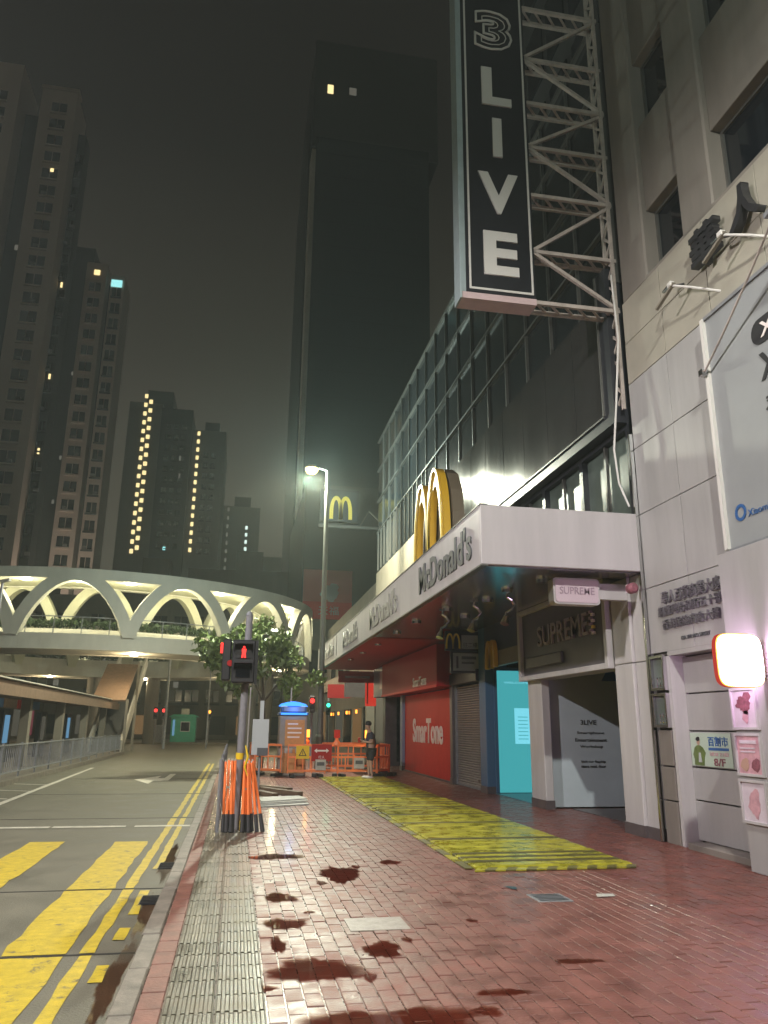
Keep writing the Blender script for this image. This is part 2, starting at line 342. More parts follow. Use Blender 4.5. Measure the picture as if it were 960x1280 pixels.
for y in (18, 20.2, 22.4, 24.6): strip('hatch_line', 'white_paint', [(-6.2, y+.5), (-5.1, y), (-5.1, y+.14), (-6.2, y+.64)], zp+.003, road)
strip('lane_arrow', 'white_paint', [(-3.05, 26.9), (-2.42, 25.0), (-2.40, 26.2), (-1.95, 26.4), (-1.95, 29.8), (-2.14, 29.8), (-2.16, 27.6), (-2.38, 27.5), (-2.36, 28.8)], zp+.002, road)
# gutter grates
for gy in (8.6, 10.6):
    g = part('gutter_grate', 'dark_frame', None, (-.83, -.63, gy, gy+.42, ZR-.02, ZR+.009))
    tag(g, 'iron gutter grate beside the kerb ' + ('near the broken yellow dashes' if gy < 9 else 'where the outer yellow line begins'), 'drain grate')
    for i in range(6): part('bar', 'crack', g, (-.82, -.64, gy+.03+i*.065, gy+.055+i*.065, ZR+.010, ZR+.016))
# pavement slab, kerb stones, red strip, tactile tiles
pave = part('pavement', 'paver_bed', None, (-.47, 9.5, -12, 37.4, -.4, -.006), kind='structure')
kerb = part('kerb', 'kerb', None, (-.60, -.47, -12, 37.4, -.4, -.03), kind='structure')
kst = MB().box(-.072, .072, -.447, .447, -.12, 0, c=.012).mesh('kerb_stone', 'kerb')
for i in range(50):
    inst('kerb_stone', kst, kerb, (-.545+random.uniform(-.004, .004), -7+i*.9, .004+random.uniform(-.004, .004)), (0, 0, random.uniform(-.004, .004)))
rs = MB().box(-.072, .072, -.146, .146, -.03, 0, c=.005).mesh('border_brick', 'red_strip')
for i in range(100): inst('border_brick', rs, pave, (-.395, 3.9+i*.298, random.uniform(-.002, .002)))
tm = MB().box(-.148, .148, -.148, .148, -.03, 0, c=.004)
for i in range(6): tm.prism([(-.017, 0), (.017, 0), (.009, .0095), (-.009, .0095)], (-.125+i*.05, -.138, -.001), (1, 0, 0), (0, 0, 1), (0, .276, 0))
tme = tm.mesh('tactile_tile', 'tactile')
for i in range(31):
    for j in range(2):
        inst('tactile_tile', tme, pave, (-.17+j*.3, 4.05+i*.3, random.uniform(-.003, .003)), (random.uniform(-.006, .006), random.uniform(-.006, .006), random.uniform(-.008, .008)))
# brick pavers: the nearest in view as objects, the rest as one mesh
pw, pl = .115, .225
pm = MB().box(-pw/2+.004, pw/2-.004, -pl/2+.004, pl/2-.004, -.03, 0, c=.004).mesh('paver', 'paver')
pg = pm.copy(); pg.materials.clear(); pg.materials.append(M['paver_grey'])
rest = {'paver': [], 'paver_grey': []}; near = []
bs = np.array([v.co[:] for v in pm.vertices]); bf = np.array([list(p.vertices)+[-1]*(4-len(p.vertices)) for p in pm.polygons])
for i in range(73):
    for j in range(150):
        x = .285+pw/2+i*pw; y = 3.9+j*pl+(i % 2)*pl/2
        if x > 6.75 and not (x < 8.6 and y > 11): continue
        z = random.uniform(-.0035, .0025)
        kind = 'paver_grey' if (i < 7 and random.random() < .55-.05*i) else 'paver'
        # is it in the photograph's view: angle and depth
        d = np.array([x, y, -1.6]); xc = d @ np.array([.98270617, -.18493888, .00928392]); yc = d @ np.array([-.05860541, -.26306813, .96299562]); zc = -(d @ np.array([-.17565302, -.94688583, -.2693571]))
        inside = abs(xc/zc*957) < 470 and abs(yc/zc*957) < 632
        (near if inside else rest[kind]).append((x, y, z, kind) if inside else (x, y, z))
near.sort(key=lambda t: t[0]**2+t[1]**2)
for x, y, z, kind in near[:290]:
    inst('paver', pm if kind == 'paver' else pg, pave, (x, y, z), (random.uniform(-.008, .008), random.uniform(-.008, .008), random.uniform(-.01, .01)))
for x, y, z, kind in near[290:]: rest[kind].append((x, y, z))
for kind, L_ in rest.items():
    vs = np.concatenate([bs@np.array([[1, a, 0], [-a, 1, 0], [0, 0, 1]])+np.array(p) for p in L_ for a in [random.uniform(-.01, .01)]]) if L_ else []
    nb = len(bs); fs = [[int(q)+k*nb for q in f if q >= 0] for k in range(len(L_)) for f in bf]
    me = bpy.data.meshes.new('paver_field'); me.from_pydata(vs.tolist(), [], fs); me.materials.append(M[kind])
    o = bpy.data.objects.new('paver_field', me); link(o, pave); o['kind'] = 'stuff'
# puddles and wet hollows
def blob(cx, cy, rx, ry, n=90, rough=.22, ph=0):
    rr = random.Random(int(cx*1000+cy*77)); a = [rr.uniform(0, 6.3) for _ in range(6)]
    out = []
    for i in range(n):
        t = 2*PI*i/n; k = 1+rough*(math.sin(2*t+a[0])*.5+math.sin(3*t+a[1])*.55+math.sin(5*t+a[2])*.4+math.sin(9*t+a[3])*.26+math.sin(16*t+a[4])*.20+math.sin(27*t+a[5])*.10)
        out.append((cx+rx*k*math.cos(t), cy+ry*k*math.sin(t)))
    return out
for cx, cy, rx, ry, *zz0 in ((-.73, 6.3, .07, .9, ZR), (-.72, 8.2, .06, .8, ZR), (-.74, 11.2, .08, 1.3, ZR), (.64, 5.84, .30, .27), (1.18, 6.25, .15, .2), (.9, 4.78, .52, .26), (1.26, 9.27, .2, .5), (.51, 7.12, .16, .2), (.61, 10.55, .32, .22), (1.96, 9.97, .12, .16), (.53, 8.15, .16, .18), (2.92, 8.29, .05, .09), (1.75, 5.2, .16, .06), (2.5, 5.75, .2, .05), (.42, 6.5, .06, .2), (.98, 5.62, .05, .06), (.3, 5.5, .06, .05), (1.42, 6.5, .04, .06), (1.0, 8.8, .06, .1), (1.5, 9.7, .05, .1), (.75, 7.5, .05, .05), (1.55, 4.9, .09, .07), (2.1, 7.0, .05, .05)):
    p = blob(cx, cy, rx*1.15, ry*1.15); n = len(p); z_ = (zz0[0] if zz0 else 0)+.0046; vs = [(cx, cy, z_)]; dv = [1.0]
    for f_, dd in ((.55, 1.0), (.8, .62), (1.0, 0.0)): vs += [(cx+(x-cx)*f_, cy+(y-cy)*f_, z_) for x, y in p]; dv += [dd]*n
    fs = [(0, 1+i, 1+(i+1) % n) for i in range(n)]+[(1+k*n+i, 1+(k+1)*n+i, 1+(k+1)*n+(i+1) % n, 1+k*n+(i+1) % n) for k in range(2) for i in range(n)]
    me = bpy.data.meshes.new('puddle'); me.from_pydata(vs, [], fs); at = me.attributes.new('depth', 'FLOAT', 'POINT'); at.data.foreach_set('value', dv); me.materials.append(M['water_film'])
    tag(link(bpy.data.objects.new('puddle', me)), kind='structure')
o = part('concrete_patch', 'concrete_patch', pave, (1.02, 1.52, 6.8, 7.22, -.02, .0046), c=.002)
d_ = part('manhole_cover', 'galv', None, (2.95, 3.3, 7.6, 7.95, -.02, .005), c=.003); tag(d_, 'small square iron cover set in the red pavers', 'manhole cover')
for i in range(5): part('rib', 'dark_frame', d_, (2.98, 3.27, 7.64+i*.062, 7.665+i*.062, .0055, .008))
single('flat_litter', 'sheet_white', 'scrap of white paper lying on the red pavers', 'litter', MB().prism([(0, 0), (.2, .02), (.22, .12), (.05, .14)], (3.6, 7.72, .0055), (1, 0, 0), (0, 1, 0), (0, 0, .003)))

# ================================================================== YELLOW RAMP MAT
mt = thing('ramp_mat', 'long wet yellow anti-slip mat with striped edge lying along the shops', 'mat', (3.85, 9, 0))
x0, x1, y0, y1 = 2.85, 4.85, 9.35, 25.7
NS = 112; ys = [y0+(y1-y0)*i/NS for i in range(NS+1)]
plate_ms = {}
for i in range(NS):       # separate ribbed strips across the mat
    a, b_ = ys[i]+.006, ys[i+1]-.006; dark = random.random() < .13
    mb = MB(); hh = .030+random.uniform(-.004, .004)
    mb.box(x0+random.uniform(-.01, .01), x1+random.uniform(-.01, .01), a, b_, .004, hh, c=.004)
    for k in range(2):
        yy = a+(b_-a)*(k+.5)/2; mb.box(x0+.03, x1-.03, yy-.016, yy+.016, hh-.002, hh+.008)
    ob = mb.build('mat_strip', 'mat_dark' if dark else 'mat_yellow', mt)
for i in range(16):       # chevron striped sloping nose at the near end
    xa = x0-.05+(x1-x0)*i/16; xb = x0-.05+(x1-x0)*(i+1)/16; s_ = .09
    MB().prism([(xa+s_, .02), (xb+s_, .02), (xb, -.15), (xa, -.15)], (0, y0-.01, .004), (1, 0, 0), (0, 1, 0), (0, 0, .016)).build('nose_stripe', 'mat_dark' if i % 2 else 'mat_yellow', mt)
for i in range(34):
    ya = y0+i*(y1-y0)/34; part('edge_block', 'mat_yellow' if i % 2 else 'mat_dark', mt, (x0-.11, x0-.015, ya+.01, ya+(y1-y0)/34-.01, .003, .02), c=.004)

# ================================================================== OFFICE BUILDING WITH SHOPS (right, beyond the stone building)
XF = 6.35; YB = 11.22; YE = 36.0
ob = thing('office_building', 'dark glass office building with metal facade panels above the shop canopy', 'building', (12, 24, 0))
part('wall', 'dark_interior', ob, (8.6, 30, YB+.02, YE, -.3, 15.4), (6.62, 8.7, YB+.02, YE, 5.02, 15.38))
part('tower', 'tower_dark', ob, (7.6, 30, YB+.05, 25.4, 15.3, 62))
for k in range(9):
    part('tower_window', 'dark_glass', ob, (7.55, 7.62, 12.2+k*1.45, 13.3+k*1.45, 16.5, 18.6)); 
for z in (19.5, 22.5, 25.5, 28.5, 31.5, 34.5, 37.5):
    for k in range(9): part('tower_window', 'dark_glass', ob, (7.55, 7.62, 12.2+k*1.45, 13.3+k*1.45, z, z+2.1))
for z in (20.2, 23.4, 26.8, 30.6, 34.4): part('tower_light', 'lit_dim', ob, (7.5, 7.54, 24.2, 24.45, z, z+.3))
# first-floor windows above the canopy
yv = [11.42+i*1.9 for i in range(6)]
for i in range(5):
    w_ = part('window', 'dark_frame', ob, (6.40, 6.62, yv[i], yv[i]+.09, 5.0, 6.72), (6.40, 6.62, yv[i+1]-.05, yv[i+1]-.005, 5.0, 6.72), (6.40, 6.6, yv[i]+.09, yv[i+1]-.05, 6.62, 6.72))
    part('pane', 'dirty_glass', w_, (6.52, 6.55, yv[i]+.09, yv[i+1]-.05, 5.0, 6.62))
    part('mullion', 'mullion', w_, (6.44, 6.50, yv[i]+.95, yv[i]+1.02, 5.0, 6.62))
# framed metal panels
part('panel_frame', 'dark_frame', ob, (6.18, 6.60, 11.42, 23.15, 6.72, 6.96), (6.18, 6.60, 11.42, 11.80, 6.96, 9.75))
part('panel_trim', 'mullion', ob, (6.15, 6.19, 11.80, 23.15, 6.93, 6.965), (6.15, 6.19, 11.76, 11.80, 6.965, 9.75))
for i in range(8):
    a = 11.82+i*1.42; part('metal_panel', 'metal_panel', ob, (6.32+random.uniform(-.002, .002), 6.6, a+.006, a+1.41, 6.98, 9.45), c=.004)
for i in range(9):
    a = 23.20+i*1.42; part('stone_panel', 'beige_wall', ob, (6.32, 6.6, a+.006, a+1.41, 5.02, 8.7 if a > 25 else 9.4), c=.006)
# curtain wall
zs = [9.47, 10.72, 12.3, 13.9, 15.45]; 
for i in range(17):
    a = 11.42+i*1.45; zz = zs if a < 25.3 else [8.72, 10.72, 12.3, 13.9, 15.45]
    for k in range(4):
        part('glass_pane', 'facade_glass', ob, (6.40+random.uniform(-.004, .004), 6.46, a+.03, a+1.42, zz[k]+.03, zz[k+1]-.03))
    part('mullion', 'mullion', ob, (6.34, 6.5, a-.025, a+.025, zz[0]+.01, 15.5))
for k, z in enumerate(zs): part('transom', 'mullion', ob, (6.31, 6.5, 11.42, YE, z-.03, z+.03)) if k else None
part('glass_backing', 'dark_interior', ob, (6.5, 6.63, 11.42, YE, 9.0, 15.42))
for i in range(13): part('fin', 'mullion', ob, (6.24, 6.30, 26.1+i*.76, 26.15+i*.76, 8.72, 10.6))
# ceiling above shops, shop piers
part('ceiling', 'beige_wall', ob, (6.34, 8.65, YB+.02, YE, 4.30, 5.0))
def pier(y0, y1, m='white_panel', x=6.30, zt=4.28):
    p = part('pier', m, ob, (x, 6.9, y0, y1, .16, zt), c=.012); part('plinth', 'granite_dark', p, (x-.012, 6.92, y0-.008, y1+.008, -.03, .17)); return p
p_ = part('pier', 'white_panel', ob, (6.26, 6.9, 11.62, 12.22, .16, 2.62), (6.26, 6.9, 11.62, 12.22, 2.632, 4.02), c=.01); part('plinth', 'granite_dark', p_, (6.245, 6.92, 11.60, 12.235, -.03, .17))
p_ = part('pier', 'white_panel', ob, (6.31, 6.9, 11.26, 11.61, .16, 2.62), (6.31, 6.9, 11.26, 11.61, 2.632, 4.02), c=.01); part('plinth', 'granite_dark', p_, (6.298, 6.92, 11.245, 11.598, -.03, .17))
p_ = part('pier', 'white_panel', ob, (6.34, 6.52, 15.72, 16.5, .16, 4.28), c=.012); part('plinth', 'granite_dark', p_, (6.328, 6.53, 15.712, 16.508, -.03, .17)); pier(19.42, 19.95, 'blue_wall'); pier(22.62, 22.9, 'granite_dark'); pier(29.7, 30.1, 'pale_blue_sign'); pier(33.2, 33.8, 'granite_dark')
part('recess_floor', 'granite_dark', ob, (6.9, 8.7, 12.3, 15.7, -.02, .012), (6.9, 8.7, 30.1, 33.2, -.02, .012))
part('recess_floor', 'cyan_floor', ob, (6.5, 8.7, 16.64, 19.4, -.02, .014))
part('recess_wall', 'dark_interior', ob, (6.9, 8.7, 11.9, 12.22, -.02, 4.3), (6.9, 8.7, 19.5, 19.9, -.02, 4.3), (6.8, 8.7, 33.2, 33.8, -.02, 4.3))
part('recess_wall', 'white_panel', ob, (6.53, 8.7, 16.0, 16.55, -.02, 4.3))
part('shop_wall', 'blue_wall', ob, (7.9, 8.1, 30.1, 33.2, 0, 4.3))

# shop ad board in the first recess
ad_ = thing('ad_board', 'white advertising board reading 3LIVE filling the side of a doorway', 'ad board', (7.6, 15.9, 0))
part('board', 'board_blue', ad_, (6.54, 8.45, 15.86, 15.99, .03, 3.0))
text('lettering', '3LIVE', 'ad_text', ad_, (7.42, 15.855, 1.72), **FACE, width=.36, height=.10, ext=.006, off=.02)
for k, (t_, w_) in enumerate((('Smartphone', .62), ('Entertainment', .72), ('Workshop', .52))): text('lettering', t_, 'ad_text', ad_, (7.46, 15.855, 1.5-k*.14), **FACE, width=w_, height=.07, ext=.006, off=.01)
text('lettering', 'Visit our flagship', 'ad_text', ad_, (7.48, 15.855, .92), **FACE, width=.56, height=.06, ext=.006, off=.01)
text('lettering', 'store next door', 'ad_text', ad_, (7.48, 15.855, .83), **FACE, width=.56, height=.06, ext=.006, off=.01)
MB().prism([(-.2, -.13), (.24, -.13), (.05, .15), (-.03, .15)], (7.98, 15.85, 2.72), (1, 0, 0), (0, 0, 1), (0, .008, 0)).build('triangle_mark', 'poster_blue', ad_)
MB().prism([(0, 0), (.3, .12), (.3, .16), (0, .05)], (7.93, 15.848, 2.86), (1, 0, 0), (0, 0, 1), (0, .01, 0)).build('triangle_stem', 'poster_blue', ad_)
for z in (.42, .27): part('socket', 'letter_grey', ad_, (8.28, 8.38, 15.85, 15.87, z, z+.1))
# turquoise lit doorway
cy_ = thing('lightbox_panel', 'glowing turquoise panel lining the side of a shop doorway', 'lightbox', (7.1, 19.44, 0))
part('panel', 'cyan_lit', cy_, (6.60, 8.2, 19.40, 19.48, .03, 3.02)); part('screen', 'cyan_screen', cy_, (7.06, 7.5, 19.37, 19.398, 1.2, 2.08))
for k in range(7): part('screen_mark', 'cyan_lit', cy_, (7.14, 7.40, 19.36, 19.369, 1.85-k*.09, 1.87-k*.09))
text('lettering', 'WELCOME', 'cyan_screen', cy_, (7.15, 19.39, 2.72), **FACE, width=.7, height=.05, ext=.006)
part('frame', 'blue_wall', cy_, (6.52, 6.6, 19.36, 19.49, .03, 3.1), (6.52, 8.3, 19.36, 19.49, 3.03, 3.1))
# SUPREME fascia
su = thing('shop_fascia', 'dark fascia board with raised SUPREME lettering in a white frame', 'shop sign', (6.3, 14.4, 2.6))
part('board', 'taupe_board', su, (6.26, 6.60, 12.42, 16.48, 2.68, 4.02), c=.006)
part('frame', 'white_panel', su, (6.18, 6.62, 12.30, 12.42, 2.58, 4.12), (6.18, 6.62, 16.48, 16.62, 2.58, 4.12), (6.18, 6.62, 12.42, 16.48, 2.58, 2.68), (6.18, 6.62, 12.42, 16.48, 4.02, 4.12), c=.008)
text('lettering', 'SUPREME', 'taupe_letter', su, (6.235, 14.3, 3.45), **WALL, width=2.45, height=.42, ext=.04, off=.004)
for i in range(8): part('pixel_block', 'pink_letter' if i % 2 else 'golden_edge' if i == 2 else 'white_letter', su, (6.20, 6.25, 12.82+(i % 2)*.09, 12.90+(i % 2)*.09, 3.22+i*.055, 3.27+i*.055))
part('name_plate', 'taupe_board', su, (6.20, 6.27, 14.3, 16.2, 2.83, 3.06), c=.02)
# pink projecting sign
pk = thing('projecting_sign', 'small pink rounded sign reading SUPREME projecting under the canopy', 'shop sign', (5.4, 11.6, 3.5))
def rrect(w_, h_, r, n=5): return [(sx*(w_/2-r)+r*math.cos(a), sy*(h_/2-r)+r*math.sin(a)) for sx, sy, a0 in ((1, 1, 0), (-1, 1, 90), (-1, -1, 180), (1, -1, 270)) for a in [R(a0+90*i/n) for i in range(n+1)]]
MB().prism(rrect(.80, .43, .06), (5.345, 11.56, 3.745), (1, 0, 0), (0, 0, 1), (0, .22, 0)).build('box', 'white_panel', pk)
MB().prism(rrect(.74, .37, .05), (5.345, 11.545, 3.745), (1, 0, 0), (0, 0, 1), (0, .014, 0)).build('face', 'pink_board', pk)
text('lettering', 'SUPREME', 'pink_letter', pk, (5.345, 11.538, 3.75), **FACE, width=.60, height=.12, ext=.008, off=.004)
part('bracket', 'white_panel', pk, (5.75, 6.26, 11.62, 11.74, 3.64, 3.9))
# roller shutter
sh = thing('roller_shutter', 'closed grey roller shutter between the red hoarding and blue pier', 'shutter', (6.4, 21.2, 0))
slat = MB().prism([(0, 0), (.03, .008), (.035, .03), (.02, .05), (0, .055), (-.01, .03)], (0, -1.24, 0), (-1, 0, 0), (0, 0, 1), (0, 2.48, 0)).mesh('slat', 'shutter')
for k in range(42): inst('slat', slat, sh, (6.46, 21.28, .06+k*.064))
part('guide', 'galv', sh, (6.38, 6.5, 19.96, 20.04, .02, 2.8)); part('guide', 'galv', sh, (6.38, 6.5, 22.52, 22.6, .02, 2.8)); part('bottom_bar', 'galv', sh, (6.40, 6.48, 20.04, 22.52, .012, .07)); part('shutter_box', 'dark_frame', sh, (6.22, 6.8, 19.96, 22.6, 2.78, 3.1), c=.02)
part('lock', 'chrome', sh, (6.38, 6.405, 20.35, 20.42, .2, .27))
# fast food signs under the canopy
def arches(mb, o, right, up, w_, h_, t, depth, n=14):
    """golden-arch M outline as two tall arcs, swept bars"""
    o, right, up = Vector(o), Vector(right), Vector(up); nn = right.cross(up)
    for s in (-1, 1):
        P_ = []
        for i in range(n+1):
            a = PI*i/n; P_.append((s*w_/4+math.cos(a)*w_/4*(1), math.sin(a)**.75*h_))
        for (a, b), (c_, d) in zip(P_, P_[1:]):
            ta = t*(1.0 if True else 1)
            mb.bar(o+right*a+up*b, o+right*(c_+(c_-a)*.08)+up*(d+(d-b)*.08), ta, depth, up=nn)
    return mb
mn = thing('menu_sign', 'dark hanging restaurant sign with yellow arches and two menu boards', 'shop sign', (5.9, 20, 3.0))
part('board', 'signal_black', mn, (5.42, 6.36, 20.0, 20.12, 3.56, 4.08), (5.56, 6.36, 20.0, 20.12, 2.98, 3.55)); arches(MB(), (5.62, 19.985, 3.62), (1, 0, 0), (0, 0, 1), .36, .38, .045, .02).build('arches', 'golden_edge', mn)
part('menu_board', 'ad_white', mn, (5.86, 6.32, 19.985, 19.999, 3.62, 3.98)); part('menu_board', 'ad_white', mn, (5.62, 6.32, 19.985, 19.999, 3.04, 3.5))
text('lettering', '往二樓', 'ad_text', mn, (6.1, 19.98, 3.72), **FACE, width=.4, height=.14, ext=.006); part('print_line', 'ad_text', mn, (5.7, 5.76, 19.978, 19.984, 3.1, 3.42), (5.85, 6.25, 19.978, 19.984, 3.34, 3.42), (5.85, 6.2, 19.978, 19.984, 3.22, 3.27))
hm = thing('arches_sign', 'small yellow arches sign above the turquoise doorway', 'shop sign', (6.2, 18.6, 3.0))
arches(MB(), (6.2, 18.55, 3.02), (0, -1, 0), (0, 0, 1), .62, .62, .12, .10).build('arches', 'golden', hm); part('backboard', 'beige_wall', hm, (6.27, 6.4, 16.66, 19.38, 3.06, 3.42)); part('fascia', 'dark_frame', hm, (6.30, 6.6, 16.66, 19.4, 3.44, 4.25))
# SmarTone hoarding
sm = thing('shop_hoarding', 'red hoarding closing a shop front with white SmarTone lettering', 'hoarding', (6.4, 26.2, 0))
for i in range(4): part('panel', 'red_board', sm, (6.40, 6.5, 22.92+i*1.69, 22.915+(i+1)*1.69, .05, 2.72), c=.004)
part('base_rail', 'granite_dark', sm, (6.36, 6.52, 22.92, 29.68, -.01, .05))
text('lettering', 'SmarTone', 'white_letter', sm, (6.39, 26.15, 1.47), **WALL, width=4.2, height=.82, ext=.02, off=.025)
sf = thing('fascia_box', 'large red fascia box with small pale lettering above the hoarding', 'shop sign', (6.1, 26.3, 2.74))
part('box', 'red_sign', sf, (5.85, 6.55, 22.66, 31.6, 2.76, 4.02), c=.01); text('lettering', 'SmarTone', 'taupe_letter', sf, (5.84, 24.9, 3.02), **WALL, width=1.9, height=.3, ext=.02, off=.02)
part('trim', 'red_board', sf, (5.82, 5.85, 22.66, 31.6, 2.74, 2.82))
bb = thing('blue_shop_sign', 'pale blue box sign beside the red fascia box', 'shop sign', (6.1, 32.6, 2.8)); part('box', 'pale_blue_sign', bb, (5.95, 6.5, 31.7, 34.2, 2.8, 4.02), c=.02); part('strip', 'pink_board', bb, (5.93, 5.95, 31.9, 32.6, 3.1, 3.8))
ld = thing('led_sign', 'small red lit sign inside the dark blue shop front', 'sign', (6.9, 30.6, 1.9)); part('case', 'signal_black', ld, (6.86, 6.95, 30.25, 30.9, 1.85, 2.6))
for k in range(5): part('led_row', 'red_light', ld, (6.84, 6.859, 30.32, 30.83, 1.93+k*.12, 1.99+k*.12))
# ---------------- canopy
ca = thing('shop_canopy', 'long white canopy with McDonald\'s lettering projecting over the pavement', 'canopy', (5, 22, 4))
XC = 3.62
part('end_fascia', 'canopy_white', ca, (XC, 6.36, YB-.05, YB+.02, 4.04, 5.0), c=.008)
for i in range(4):
    a = YB+.03+i*6.15; part('fascia_panel', 'canopy_white', ca, (XC, XC+.08, a, a+6.14, 4.04, 5.0), c=.006)
part('bottom_trim', 'mullion', ca, (XC-.012, XC+.1, YB-.06, 35.8, 4.015, 4.04)); part('top_trim', 'mullion', ca, (XC-.01, XC+.12, YB-.05, 35.8, 5.0, 5.02))
part('roof_deck', 'dark_frame', ca, (XC+.09, 6.34, YB+.03, 35.8, 4.84, 4.96))
part('soffit', 'mirror_ceiling', ca, (XC+.09, 6.33, YB+.03, 22.4, 4.12, 4.18)); part('soffit', 'red_sign', ca, (XC+.09, 6.33, 22.42, 35.8, 4.1, 4.18))
part('soffit_edge', 'mirror_ceiling', ca, (XC+.10, 6.30, YB+.03, YB+.5, 4.02, 4.115))
for (x, y) in ((4.5, 16.4), (4.95, 13.74), (4.96, 14.97), (4.3, 18.6), (4.3, 21.0), (5.2, 17.4), (5.2, 12.6), (4.3, 24), (4.3, 27), (4.3, 30)):
    MB().cyl((x, y, 4.06), (x, y, 4.12), .11, .12, 14).build('downlight', 'chrome', ca)
for i, y in enumerate((13.5, 19.6)): text('lettering', "McDonald's", 'letter_grey' if i == 0 else 'letter_grey_dim', ca, (XC-.012, y, 4.52), **WALL, width=3.7 if i == 0 else 3.85, height=.60, ext=.03, off=.022)
text('lettering', "McDonald's", 'letter_grey_dim', ca, (XC-.012, 25.5, 4.52), **WALL, width=3.3, height=.58, ext=.03, off=.022); text('lettering', 'SmarTone', 'letter_grey_dim', ca, (XC-.012, 31.4, 4.50), **WALL, width=3.0, height=.5, ext=.03, off=.022)
part('bar_mark', 'letter_grey_dim', ca, (XC-.02, XC, 29.0, 29.08, 4.15, 4.9))
al = thing('alarm_bell', 'round red alarm bell on the pier under the canopy end', 'alarm bell', (6.1, 11.3, 3.7)); b_ = MB(); b_.cyl((6.12, 11.24, 3.76), (6.12, 11.13, 3.76), .085, .085, 18); b_.cyl((6.12, 11.13, 3.76), (6.12, 11.10, 3.76), .085, .05, 18); b_.sm = False; b_.build('gong', 'poster_dark', al); part('back_box', 'pink_board', al, (6.05, 6.19, 11.235, 11.262, 3.69, 3.83))
hk = []
for i, (x, y, s) in enumerate(((4.45, 16.6, 1.0), (4.75, 15.2, 1.0), (5.05, 14.0, 1.0))):
    q = thing('hanging_spotlight', 'unlit chrome spotlight on a curled stem hanging under the canopy', 'spotlight', (x, y, 4.1), 'curled spotlights under the canopy')
    MB().tube([(x, y, 4.13), (x-.02, y, 4.02), (x+.07, y, 3.97), (x+.13, y, 3.88), (x+.06, y, 3.78), (x-.04, y, 3.72), (x-.05, y, 3.62)], .032, 8).build('stem', 'chrome', q)
    MB().cyl((x-.05, y, 3.64), (x-.1, y-.03, 3.50), .05, .085, 12).build('lamp_head', 'chrome', q); MB().cyl((x, y, 4.09), (x, y, 4.12), .09, .09, 12).build('rose', 'chrome', q)
# big arches sign on the canopy
ba = thing('roof_sign', 'tall yellow M arches on a brown board standing on the canopy', 'sign', (4.8, 19.05, 5))
MB().prism([(-1.62, 0), (-1.62, 1.5), (-1.5, 2.1), (-1.15, 2.6), (-.7, 2.85), (.7, 2.85), (1.15, 2.6), (1.5, 2.1), (1.62, 1.5), (1.62, 0)], (4.75, 18.35, 4.98), (0, -1, 0), (0, 0, 1), (.28, 0, 0)).build('board', 'brown_board', ba)
def marc(mb, o, right, up, hw, h_, t, dep):
    o, right, up = Vector(o), Vector(right), Vector(up); nn = right.cross(up)*dep
    for s in (-1, 1):
        N_ = 18; out = [(s*hw/2+(hw/2+t/2)*math.cos(PI*i/N_), h_*(math.sin(PI*i/N_))**.62) for i in range(N_+1)]
        inn = [(s*hw/2+(hw/2-t/2)*math.cos(PI*i/N_), (h_-t*1.1)*(math.sin(PI*i/N_))**.62) for i in range(N_+1)]
        k = N_+1; vs = [o+right*a+up*b for a, b in out+inn]+[o+right*a+up*b+nn for a, b in out+inn]; fs = []
        for i in range(N_): fs += [(i, i+1, k+i+1, k+i), (2*k+i, 3*k+i, 3*k+i+1, 2*k+i+1), (i, 2*k+i, 2*k+i+1, i+1), (k+i, k+i+1, 3*k+i+1, 3*k+i)]
        fs += [(0, k, 3*k, 2*k), (N_, 2*k+N_, 3*k+N_, k+N_)]; mb.add(vs, fs)
    return mb
marc(MB(), (4.70, 18.35, 4.98), (0, -1, 0), (0, 0, 1), 1.42, 2.82, .40, .16).build('arches', 'golden', ba); marc(MB(), (4.53, 18.35, 4.98), (0, -1, 0), (0, 0, 1), 1.42, 2.85, .09, .03).build('arch_edge', 'golden_edge', ba)
# far M blade sign
fm = thing('blade_sign', 'faint dark blade sign with thin yellow M on a truss arm beyond the canopy', 'sign', (6.3, 40, 12))
part('panel', 'office_fin', fm, (3.9, 6.0, 40.05, 40.3, 12.3, 14.1)); part('beam', 'mullion', fm, (3.85, 7.6, 40.0, 40.12, 11.95, 12.1)); marc(MB(), (5.02, 40.0, 12.42), (1, 0, 0), (0, 0, 1), .52, 1.3, .2, .05).build('arches', 'golden_edge', fm)
for a, b_ in (((6.1, 12.1), (6.6, 13.0)), ((6.6, 13.0), (7.5, 12.1))): MB().bar((a[0], 40.06, a[1]), (b_[0], 40.06, b_[1]), .06).build('truss_bar', 'mullion', fm)
# ---------------- tall 3LIVE sign
lv = thing('vertical_sign', 'tall black vertical sign reading 3 LIVE held off the wall by white trusses', 'sign', (4.1, 11.4, 8.5))
sx0, sx1, sy0, sy1, sz0, sz1 = 3.40, 4.78, 11.28, 11.62, 8.76, 16.2
part('box', 'dark_frame', lv, (sx0+.02, sx1, sy0+.02, sy1, sz0+.02, sz1)); part('face', 'sign_black', lv, (sx0+.10, sx1-.005, sy0-.01, sy0+.02, sz0+.10, sz1))
part('edge_panel', 'sign_side', lv, (sx0-.01, sx0+.02, sy0-.02, sy1, sz0-.04, sz1)); part('front_edge', 'sign_side', lv, (sx0+.02, sx0+.10, sy0, sy0+.02, sz0, sz1)); part('bottom_panel', 'sign_pink', lv, (sx0+.03, sx1, sy0-.012, sy1+.02, sz0-.03, sz0+.02)); part('bottom_lip', 'sign_pink', lv, (sx0+.03, sx1, sy0-.014, sy0+.02, sz0+.02, sz0+.09))
